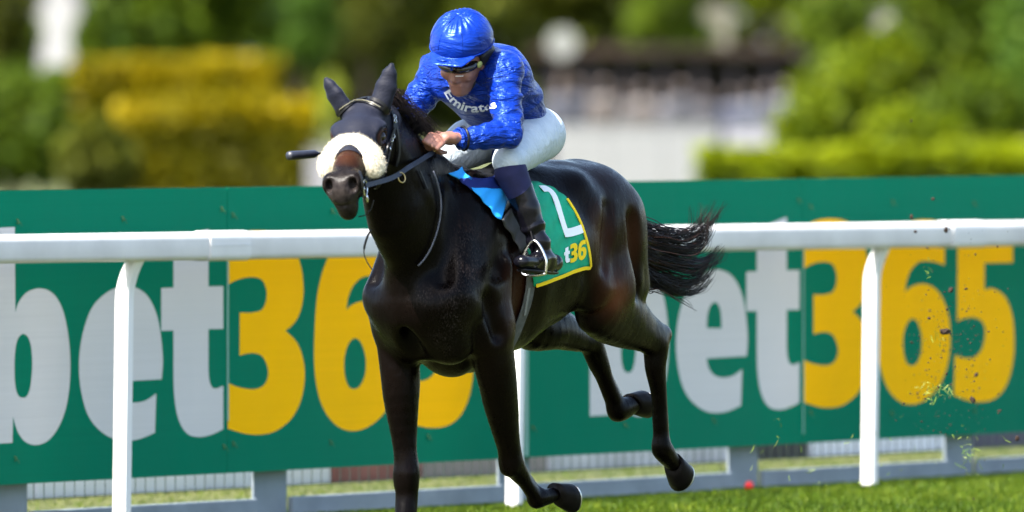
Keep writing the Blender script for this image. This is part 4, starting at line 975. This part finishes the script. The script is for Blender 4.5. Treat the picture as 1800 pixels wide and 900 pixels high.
for i in ix:
    d = N[i] + rg.normal(0, .55, 3); d /= np.linalg.norm(d); e = rg.normal(0, .004, 3); L = rg.uniform(.004, .009)
    ps.append((np.stack([V[i] - N[i] * .002, V[i] + d * L * .55 + e * .5, V[i] + d * L + e]), .0007))
strands('wool_tufts', ps, 0, wool.m, sn)['kind'] = 'stuff'

# ------------------------------------------------------------------ the jockey
jk = hroot('person', 'jockey crouched over the horse in shiny blue silks and white breeches', 'person')
sL, sR = hp(886, 124, .185), hp(770, 126, -.185); eL, eR = hp(893, 236, .275), hp(714, 206, -.30)
wL, wR = hp(806, 244, .155), hp(700, 236, -.11)
hipL, hipR = Vector((-.385, .11, 1.745)), Vector((-.385, -.11, 1.745)); kL, kR = hp(895, 283, .235), hp(776, 279, -.19)
aL = hp(950, 436, .335); aR = Vector((aL.x - .16, -aL.y + .03, aL.z)); tL = hp(917, 460, .345); hlL = hp(974, 462, .335)
chest = (sL + sR) / 2
jf = Vector((.87, .13, -.42)).normalized(); ju = (ZV - jf * jf.z).normalized(); js = ju.cross(jf).normalized()
q = R(6); ju, js = ju * math.cos(q) + js * math.sin(q), js * math.cos(q) - ju * math.sin(q)
Hc = hp(813, 102, .048)
def jh(a, b_, c): return Hc + jf * a + ju * b_ + js * c
tdir = (chest - (hipL + hipR) / 2).normalized(); tup = (ZV - tdir * tdir.z).normalized()
def torso(s, g=0):
    pel = (hipL + hipR) / 2; waist = pel.lerp(chest, .30) + ZV * .045 + Vector((0, .025, 0)); rib = pel.lerp(chest, .68) + ZV * .035 + Vector((0, .02, 0))
    s.e(pel + ZV * .015 - tdir * (.035 if g > 0 else 0), waist, (.105, .150), (.115, .160), up=tup, k=.04, grow=g); s.e(waist, rib, (.115, .160), (.14, .19), up=tup, k=.02, grow=g)
    s.e(rib, chest + tdir * -.01 - ZV * .02, (.14, .19), (.11, .16), up=tup, k=.02, grow=g)
    for p, sg in ((sL, 1), (sR, -1)): s.e(chest.lerp(p, .3), p, (.085, .08), (.066, .066), k=.05, grow=g)
def arms(s, g=0, wrist=1.0):
    for p, e, w in ((sL, eL, wL), (sR, eR, wR)):
        s.e(p, p.lerp(e, .5), .060, .054, k=.03, grow=g); s.e(p.lerp(e, .5), e, .054, .044, k=.01, grow=g); s.e(e, e.lerp(w, .35), .044, .043, k=.012, grow=g); s.e(e.lerp(w, .35), e.lerp(w, wrist), .043, .030 + (1 - wrist) * .02, k=.01, grow=g)
def thighs(s, g=0):
    for h_, k_ in ((hipL, kL), (hipR, kR)):
        s.e(h_ + Vector((-.04, 0, .0)), h_.lerp(k_, .4), .100, .084, k=.05, grow=g); s.e(h_.lerp(k_, .4), k_, .088, .058, k=.01, grow=g)
def shins(s, g=0, a=0, b_=1):
    for k_, an in ((kL, aL), (kR, aR)): s.e(k_.lerp(an, a), k_.lerp(an, max(a, .35)), .052, .050, k=.015, grow=g); s.e(k_.lerp(an, max(a, .35)), k_.lerp(an, b_), .054, .036, k=.01, grow=g)
s = SDF(.005)
torso(s, -.018); arms(s, -.004); thighs(s, -.012); shins(s, -.010)
for an, t, hl, sg in ((aL, tL, hlL, 1), (aR, Vector((tL.x - .16, -tL.y + .03, tL.z)), Vector((hlL.x - .16, -hlL.y + .03, hlL.z)), -1)): s.e(hl, hl.lerp(t, .8), .022, .018, k=.02); s.e(an, hl.lerp(t, .3), .034, .022, k=.02)
# neck, head and face
s.e(chest + ZV * .01 + tdir * .03, jh(-.02, -.06, 0), .058, .055, k=.04)
s.ell(jh(0, .01, 0), (jf * .098, ju * .105, js * .079), k=.02)
s.e(jh(.035, -.045, 0), jh(.040, -.098, 0), (.062, .066), (.046, .046), up=jf, k=.03)
s.e(jh(.090, -.01, 0), jh(.106, -.048, 0), (.010, .009), (.011, .011), up=jf, k=.016)               # nose
s.ell(jh(.095, -.054, 0), (jf * .011, ju * .011, js * .019), k=.012)
for q in (-1, 1):
    s.ell(jh(.07, -.035, q * .045), (jf * .028, ju * .022, js * .022), k=.02); s.ell(jh(.082, .022, q * .032), (jf * .015, ju * .010, js * .026), k=.014)
    s.ell(jh(-.005, -.02, q * .083), (jf * .020, ju * .032, js * .010), k=.008)
    s.ell(jh(.093, -.002, q * .033), (jf * .012, ju * .010, js * .015), k=.01, op='s')
s.e(jh(.088, -.078, -.02), jh(.088, -.078, .02), .008, k=.01); s.e(jh(.084, -.093, -.018), jh(.084, -.093, .018), .009, k=.01)
s.e(jh(.099, -.0855, -.026), jh(.099, -.0855, .026), .004, k=.004, op='s'); s.ell(jh(.074, -.114, 0), (jf * .016, ju * .016, js * .022), k=.02)
# hands closed on the reins: palm, four bent fingers, thumb
def hand(w, kn, sx, yo):
    c = w.lerp(kn[1], .6); s.e(w, w.lerp(c, .6), (.022, .028), (.026, .034), k=.012); s.e(w.lerp(c, .6), c, (.026, .034), (.024, .034), k=.01)
    for j, (a, p, d, t) in enumerate(zip(*kn[2:])): s.e(c.lerp(a, .5), a, .012, .0115, k=.008); s.e(a, p, .0115, .0100, k=.003); s.e(p, d, .0100, .0092, k=.003); s.e(d, t, .0092, .008, k=.003)
    s.e(*kn[0], .0125, .010, k=.008)
K = [hp(757 + j * 7, 237 + j * 5.0, .100 + j * .014) for j in range(4)]; PI_ = [hp(746 + j * 7.5, 248 + j * 4.4, .098 + j * .013) for j in range(4)]
DI = [hp(751 + j * 8, 261 + j * 2.6, .088 + j * .010) for j in range(4)]; TI = [hp(763 + j * 7, 262 + j * 2.0, .078 + j * .008) for j in range(4)]
hand(wL, [(hp(786, 240, .09), hp(768, 234, .082)), K[1], K, PI_, DI, TI], 1, 0)
cR = hp(700, 246, -.07); K2 = [cR + Vector((.05, -.02 + j * .004, .02 - j * .019)) for j in range(4)]; P2 = [p + Vector((.028, .012, -.004)) for p in K2]; D2 = [p + Vector((.008, .026, -.002)) for p in P2]; T2 = [p + Vector((-.018, .012, 0)) for p in D2]
hand(wR, [(cR + Vector((.01, .02, .03)), cR + Vector((.05, .03, .025))), K2[1], K2, P2, D2, T2], -1, 0)
V, F = s.mesh_data(); V = relax(V, F, 1, .4)
sk_m = NT('skin'); sk_m.l(sk_m.ramp(sk_m.noise(30, 4), [(.3, (.17, .075, .052)), (.7, (.23, .11, .08))]), sk_m.b.inputs['Base Color']); sk_m.set(Roughness=.5); sk_m.b.inputs['Subsurface Weight'].default_value = .12; sk_m.b.inputs['Subsurface Radius'].default_value = (.01, .004, .002); sk_m.bump(sk_m.noise(160, 3), .15, .001)
obj('body', mesh_np('body', V, F), sk_m.m, jk)
def silk():
    m = NT('blue_satin'); m.b.inputs['Base Color'].default_value = (.0015, .016, .185, 1); m.set(Metallic=.0, Roughness=.34); m.b.inputs['Specular IOR Level'].default_value = .38; m.b.inputs['Specular Tint'].default_value = (.35, .65, 1, 1)
    m.b.inputs['Sheen Weight'].default_value = .0
    a = m.noise(6.5, 2, (1, 1, 3.0), 1.3); p = m.bump(a, 1.0, .030)
    c = m.noise(17, 2, (1, 1, 3.6), 1.5); p = m.bump(c, .6, .010, p); e_ = m.noise(30, 2, (1, 1, 2.6), 1.0); r3_ = m.ramp(e_, [(.42, (0, 0, 0)), (.5, (1, 1, 1)), (.58, (0, 0, 0))]); m.bump(r3_, .35, .004, p); return m.m
silk_m = silk()
s = SDF(.006); torso(s, .013); arms(s, .011, .93); V, F = s.mesh_data(); V = relax(V, F, 1); N = vnormals(V, F)
fold = np.abs(vnoise(V * np.array([6, 6, 8]) + 1.2 * vnoise(V * 4)[:, None])); V += N * (.008 - .022 * fold ** .7 * (fold < 1))[:, None] * .75
def sleeve_folds(p, e, amp, wl):               # rings of cloth gathered along a sleeve
    global V
    d = np.array(e - p); L = np.linalg.norm(d); d /= L; t = (V - np.array(p)) @ d; rr_ = np.linalg.norm(V - np.array(p) - t[:, None] * d, axis=1)
    w = np.clip(1 - (rr_ / .13) ** 4, 0, 1) * np.clip(t / L * 4, 0, 1) * np.clip((1 - t / L) * 6 + .3, 0, 1) * (t > 0) * (t < L * 1.1)
    V += N * (amp * w * np.sin(t * 2 * np.pi / wl + 4 * vnoise(V * 7)))[:, None]
for p, e in ((sL, eL), (sR, eR), (eL, wL), (eR, wR)): sleeve_folds(p, e, .0022, .05)
obj('silk_shirt', mesh_np('silk_shirt', V, F), silk_m, jk)
SB = BVHTree.FromPolygons([tuple(p) for p in V], [tuple(f) for f in F.tolist()])
def shit(u, v, off=0.0):
    d = ray(u, v); r = SB.ray_cast(CAMP, d)
    if r[0] is None: return None
    n = r[1] if r[1].dot(d) < 0 else -r[1]; return r[0] + n * off - d * .004, n
# lettering printed across the chest
cu = bpy.data.curves.new('lettering', 'FONT'); cu.body = 'Emirates'; cu.size = 1; cu.offset = .022; cu.resolution_u = 3; t = bpy.data.objects.new('lettering', cu); C.objects.link(t)
me = bpy.data.meshes.new_from_object(t.evaluated_get(bpy.context.evaluated_depsgraph_get())); bpy.data.objects.remove(t)
xs = [v.co.x for v in me.vertices]; x0, x1 = min(xs), max(xs); bl = catmull([Vector((*p, 0)) for p in ((781, 162), (790, 176), (802, 187), (816, 193.5), (832, 196), (848, 195), (862, 192.5), (874, 189))], 8)
bm = bmesh.new(); bm.from_mesh(me); bmesh.ops.triangulate(bm, faces=bm.faces[:])
isl = []; seen = set()                         # one part for each printed letter
for v in bm.verts:
    if v.index in seen: continue
    st_ = [v]; grp = []; seen.add(v.index)
    while st_:
        w = st_.pop(); grp.append(w.index)
        for e in w.link_edges:
            o = e.other_vert(w)
            if o.index not in seen: seen.add(o.index); st_.append(o)
    isl.append(grp)
bm.verts.ensure_lookup_table(); ext = [[min(bm.verts[i].co.x for i in g_), max(bm.verts[i].co.x for i in g_), set(g_)] for g_ in isl]; ext.sort(key=lambda q_: q_[0]); mg = []
for q_ in ext:
    if mg and q_[0] < mg[-1][1] - .02: mg[-1][1] = max(mg[-1][1], q_[1]); mg[-1][2] |= q_[2]
    else: mg.append(q_)
bm.free(); pw = M('print_white', (.62, .66, .72), .6)
for _, _, ids in mg:
    bm = bmesh.new(); bm.from_mesh(me); bm.verts.ensure_lookup_table(); bmesh.ops.delete(bm, geom=[v for v in bm.verts if v.index not in ids], context='VERTS'); bmesh.ops.triangulate(bm, faces=bm.faces[:])
    bmesh.ops.subdivide_edges(bm, edges=[e for e in bm.edges if e.calc_length() > .12], cuts=2); bad = []
    for v in bm.verts:
        f = (v.co.x - x0) / (x1 - x0) * (len(bl) - 1); i = min(int(f), len(bl) - 2); p = bl[i].lerp(bl[i + 1], f - i); tg = (bl[i + 1] - bl[i]).normalized(); nr = Vector((tg.y, -tg.x, 0))
        p = p + nr * v.co.y * 21; h = shit(p.x, p.y, .003)
        if h is None: bad.append(v)
        else: v.co = h[0]
    bmesh.ops.delete(bm, geom=bad, context='VERTS'); bmesh.ops.delete(bm, geom=[e for e in bm.edges if e.calc_length() > .03], context='EDGES')
    if len(bm.faces) > 3: m2 = bpy.data.meshes.new('printed_letter'); bm.to_mesh(m2); obj('printed_letter', m2, pw, jk)
    bm.free()
# breeches
br_m = NT('white_breeches'); br_m.l(br_m.ramp(br_m.noise(14, 4), [(.3, (.36, .425, .475)), (.7, (.44, .50, .545))]), br_m.b.inputs['Base Color']); br_m.set(Roughness=.48)
p_ = br_m.bump(br_m.noise(15, 3, (1.6, 1, 1), 1.8), .7, .014); br_m.bump(br_m.noise(300, 2), .1, .0008, p_)
s = SDF(.006); thighs(s, .010); s.e((hipL + hipR) / 2 + Vector((-.02, 0, .02)), (hipL + hipR) / 2 + tdir * .07, (.102, .145), (.095, .135), up=tup, k=.05)
V, F = s.mesh_data(); V = relax(V, F, 1); N = vnormals(V, F); V += N * (.006 * vnoise(V * 16) * np.abs(vnoise(V * 9)))[:, None]
obj('breeches', mesh_np('breeches', V, F), br_m.m, jk)
# socks and boots
sock = M('navy_sock', (.012, .014, .055), .75, .25, .15, 30, .3, 240, .001); boot_m = M('patent_boot', (.003, .003, .005), .16, .22, bump=.25, bscale=22, bdist=.006, Coat_Weight=.0)
for side, k_, an, t_, h_ in ((1, kL, aL, tL, hlL), (-1, kR, aR, Vector((tL.x - .16, -tL.y + .03, tL.z)), Vector((hlL.x - .16, -hlL.y + .03, hlL.z)))):
    s = SDF(.006); s.e(k_.lerp(an, .10) + Vector((.010, 0, -.012)), k_.lerp(an, .4), (.067, .064), (.053, .053), k=.01); V, F = s.mesh_data(); obj('sock', mesh_np('sock', V, F), sock, jk)
    s = SDF(.006); a0 = k_.lerp(an, .33); s.e(a0, k_.lerp(an, .55), .056, .054, k=.01); s.e(k_.lerp(an, .55), an, .054, .040, k=.01); s.e(an, h_.lerp(t_, .25), .040, .038, k=.02); s.e(h_, h_.lerp(t_, .5), (.036, .036), (.036, .042), k=.02); s.e(h_.lerp(t_, .5), t_, (.036, .042), (.026, .034), k=.02)
    up = (k_ - an).normalized(); s.ell(a0 + up * .085, (up * .070, Vector((.1, 0, .02)), Vector((0, .1, .02))), k=.006, op='s')
    V, F = s.mesh_data(); V = relax(V, F, 1); N = vnormals(V, F); V += N * (.0045 * np.sin(((V - np.array(k_)) @ np.array(up)) * 90 + 3 * vnoise(V * 10)) * (np.linalg.norm(V - np.array(an), axis=1) < .11))[:, None]
    bt = obj('boot', mesh_np('boot', V, F), boot_m, jk)
    m = MB(); so = (h_ + Vector((0, 0, -.040))); to = (t_ + Vector((0, 0, -.032))); m.tube([so, so.lerp(to, .5), to], [.022, .030, .024], 10)
    for i in range(len(m.v)): m.v[i] = (m.v[i][0], m.v[i][1], so.z + (m.v[i][2] - so.z) * .35 + (to.z - so.z) * .6 * ((Vector(m.v[i]) - so).length / (to - so).length))
    m.build('sole', leather, bt, True)
    m = MB(); bm_ = h_.lerp(t_, .62); fw = (t_ - h_).normalized(); sd_ = Vector((fw.y, -fw.x, 0)).normalized()
    m.tube(catmull([bm_ + sd_ * -.052 - ZV * .045, bm_ + sd_ * -.05 + ZV * .02, bm_ + ZV * .085, bm_ + sd_ * .05 + ZV * .02, bm_ + sd_ * .052 - ZV * .045, bm_ - ZV * .052, bm_ + sd_ * -.052 - ZV * .045], 6), .006, 8); m.build('stirrup_iron', steel, sad, True)
    lt = [(bm_ + ZV * .085, Vector((0, side, 0))), (bm_.lerp(Vector((-.02, side * .24, 1.5)), .5) + Vector((0, side * .02, .03)), Vector((0, side, 0))), (Vector((-.04, side * .2, 1.56)), Vector((0, side, 0)))]; strap('stirrup_leather', None, .02, leather, sad, pre=lt)
# wrist band and cuff
cd = (wL - eL).normalized(); c0 = eL.lerp(wL, .90); ring(c0, cd, .047, .005, 'wrist_band', leather, jk); ring(c0 + cd * .018, cd, .040, .006, 'cuff', silk_m, jk)
m = MB(); rp = PI_[2].lerp(DI[2], .45); ax = (DI[2] - PI_[2]).normalized(); ring(rp, ax, .0108, .0016, 'finger_ring', M('gold', (.8, .55, .2), .2, Metallic=1.0), jk, 14)
# helmet with its silk cover
hc = jh(-.006, .078, 0); s = SDF(.005); s.ell(hc, (jf * .145, ju * .116, js * .122), k=.01); V, F = s.mesh_data(); N = vnormals(V, F)
lv = (V - np.array(Hc)) @ np.array(ju); lf_ = (V - np.array(Hc)) @ np.array(jf); keep = (lv > .050 - .06 * np.clip(-lf_ / .1, 0, 1))[F].all(1); F = F[keep]
ls = (V - np.array(Hc)) @ np.array(js); pol = np.arctan2(ls, lf_ + .005); top = np.clip((lv - .145) / .04, 0, 1)
V += N * (top * .003 * np.sin(pol * 22 + 3 * vnoise(V * 12)) + .003 * vnoise(V * 14))[:, None]
cap_m = silk_m.copy(); cap_m.name = 'cap_satin'
for nd in cap_m.node_tree.nodes:
    if nd.type == 'BUMP': nd.inputs['Strength'].default_value *= .3
hel = obj('helmet', mesh_np('helmet', V, F), cap_m, jk); md = hel.modifiers.new('thickness', 'SOLIDIFY'); md.thickness = .008; md.offset = -1
s = SDF(.004); s.e(jh(.105, .064, 0), jh(.176, .052, 0), (.009, .098), (.006, .066), up=ju, k=.01); s.e(jh(.06, .060, -.085), jh(.06, .060, .085), (.008, .02), k=.01, up=ju); V, F = s.mesh_data(); obj('peak', mesh_np('peak', V, F), cap_m, hel)
for q in (-62, -25, 25, 62, 118, -118):
    m = MB(); P = []
    for e in np.linspace(6, 84, 14):
        cx, sx = math.cos(R(q)), math.sin(R(q)); P.append(hc + jf * (.1465 * cx * math.cos(R(e))) + js * (.1235 * sx * math.cos(R(e))) + ju * (.1175 * math.sin(R(e))))
    m.tube(P, .0009, 5); m.build('seam', cap_m, hel, True)
m = MB(); m.tube([hc + jf * (.147 * math.cos(R(a))) + js * (.124 * math.sin(R(a))) - ju * .014 for a in range(-115, 116, 10)], .003, 6); m.build('hat_band', cap_m, hel, True)
m = MB(); m.tube(catmull([jh(.152, .060, .0), jh(.166, .060, .012), jh(.168, .046, .018), jh(.166, .026, .014)], 4), [.006, .007, .007, .006, .006, .006, .006, .006, .006, .006, .006, .007, .004], 6); m.tube(catmull([jh(.152, .060, .0), jh(.163, .063, -.02), jh(.152, .062, -.05)], 4), [.006] * 8 + [.003], 6); m.build('ribbon_bow', cap_m, hel, True)
# goggles and dark harness
gg = M('goggle_lens', (.010, .007, .006), .08, .6); s = SDF(.004); s.ell(jh(.056, .002, 0), (jf * .066, ju * .031, js * .083), k=.01); V, F = s.mesh_data(); gob = obj('goggles', mesh_np('goggles', V, F), gg, jk)
m = MB(); c = jh(.04, .0, .084); m.tube([c, c + js * .004 + jf * .002], .0135, 16); m.build('goggle_badge', M('badge', (.40, .42, .12), .5), gob, True)
m = MB(); m.tube([jh(.122, -.02, .012), jh(.112, -.021, .042)], .0022, 6); m.build('goggle_glint_edge', M('goggle_glint', (.6, .55, .5), .3), gob, True)  # glint on the goggle edge, painted as a short pale bar
s = SDF(.005)
for q in (-1, 1): s.e(jh(-.02, .03, q * .088), jh(-.035, -.06, q * .075), (.045, .020), (.035, .02), up=jf, k=.02); s.e(jh(-.035, -.06, q * .075), jh(.03, -.12, q * .03), (.014, .010), (.012, .010), up=jf, k=.02)
s.e(jh(-.07, .0, -.06), jh(-.07, .0, .06), .05, k=.03)
V, F = s.mesh_data(); obj('helmet_harness', mesh_np('helmet_harness', V, F), M('harness_black', (.008, .008, .010), .6), jk)
# whip held in the hidden hand
wh = hroot('whip', 'black padded whip sticking out left of the horse head', 'whip'); tip = hp(506, 274, -.42); e0 = hp(560, 270, -.36)
m = MB(); m.tube([cR + Vector((.03, .02, .01)), (cR + Vector((.03, .02, .01))).lerp(e0, .5), e0], [.008, .006, .005], 8); m.build('shaft', leather, wh, True)
m = MB(); m.tube([e0, e0.lerp(tip, .06), e0.lerp(tip, .12), e0.lerp(tip, .9), tip], [.006, .011, .0155, .0185, .016], 10); m.build('padded_end', M('whip_foam', (.012, .014, .022), .45, .5, .3, 40, .4, 60, .003), wh, True)

# ------------------------------------------------------------------ flying turf
soil = M('soil', (.02, .012, .008), .9, .2, .5, 60, .6, 120, .003); bit_g = leaf_mat('torn_grass', (.05, .10, .01), (.12, .2, .02), (.3, .36, .09), .3)
def clod_mesh(r, seed):
    bm = bmesh.new(); bmesh.ops.create_icosphere(bm, subdivisions=2, radius=r); rr_ = random.Random(seed)
    P = np.array([list(v.co) for v in bm.verts]); k = 1 + .45 * vnoise(P / r * 1.4 + seed * 7) + .25 * vnoise(P / r * 3.1 + seed * 3)
    for v, f in zip(bm.verts, k): v.co *= float(f)
    for v in bm.verts: v.co.x *= 1.25; v.co.z *= .85
    me = bpy.data.meshes.new('clod'); bm.to_mesh(me); bm.free(); return me
big = [(1662, 583, .022, 'largest flying clod of soil, in front of the yellow 6'), (1671, 509, .015, 'flying clod of soil high between the 6 and the 5'), (1663, 404, .015, 'flying clod of soil in front of the rail sleeve'), (1640, 350, .010, 'small clod flying above the rail, topmost of a pair'), (1710, 703, .015, 'flying clod at the foot of the yellow 5'), (1716, 659, .011, 'flying clod low in front of the yellow 5'), (1757, 722, .011, 'flying clod below and right of the yellow 5'), (1788, 770, .013, 'flying clod low at the right edge'), (1602, 382, .012, 'dark clod flying just above the rail left of the sleeve'), (1609, 407, .009, 'small clod flying in front of the rail left of the sleeve'), (1602, 213, .007, 'highest tiny clod, flying before the lime hedge')]
for i, (u, v, r, lb) in enumerate(big):
    o = obj('soil_clod', clod_mesh(r * .72, i), soil); o.location = at(u, v, 48.5 + (i * .37) % 1.2); o.rotation_euler = (i, i * 2.1, i * .7); tag(o, lb, 'clod', 'clods of turf in the air')
rs2 = np.random.default_rng(8); V = []; F = []; b0 = 0; n = 420
ico = bmesh.new(); bmesh.ops.create_icosphere(ico, subdivisions=1, radius=1); IV = np.array([list(v.co) for v in ico.verts]); IF = np.array([[v.index for v in f.verts] for f in ico.faces]); ico.free()
for i in range(n):
    u = rs2.normal(1672, 45); v = rs2.choice([rs2.uniform(370, 760), rs2.normal(580, 60), rs2.normal(690, 60)]); r = rs2.uniform(.001, .003) if rs2.random() < .85 else rs2.uniform(.003, .0055)
    c = np.array(at(min(u, 1798), v, rs2.uniform(47.5, 50.5))); V.append(c + IV * r * (1 + .3 * rs2.normal(size=IV.shape)) * rs2.uniform(.7, 1.5, 3)); F.append(IF + b0); b0 += len(IV)
tag(obj('flying_soil', mesh_np('flying_soil', np.concatenate(V), np.concatenate(F)), soil), 'fine soil crumbs thrown up behind the horse', 'soil', kind='stuff')
V = []; T = []
for (uc, vc, su, sv_, m) in ((1648, 690, 16, 10, 55), (1700, 800, 12, 22, 50), (1650, 600, 14, 12, 12), (1632, 478, 5, 8, 8), (1600, 790, 90, 30, 26), (1480, 830, 160, 20, 16), (1385, 770, 20, 40, 12)):
    for i in range(m):
        c = np.array(at(rs2.normal(uc, su), rs2.normal(vc, sv_), rs2.uniform(47.8, 50))); d = rs2.normal(size=3); d /= np.linalg.norm(d); w = np.cross(d, rs2.normal(size=3)); w /= np.linalg.norm(w); L = rs2.uniform(.006, .022); d *= L; w *= .0013
        V += [c - d - w, c - d + w, c + w + d * .1 + w * 2, c - w + d * .1 + w * 2, c + d + w * .3, c + d - w * .3]; T += [np.clip(rs2.normal(.6, .3), 0, 1)] * 6
k = np.arange(len(V) // 6) * 6; me = mesh_np('flying_grass', np.array(V), np.concatenate([np.stack([k, k + 1, k + 2, k + 3], 1), np.stack([k + 3, k + 2, k + 4, k + 5], 1)]), False); col_attr(me, T)
tag(obj('flying_grass', me, bit_g), 'torn grass blades flying behind the horse', 'grass', kind='stuff')
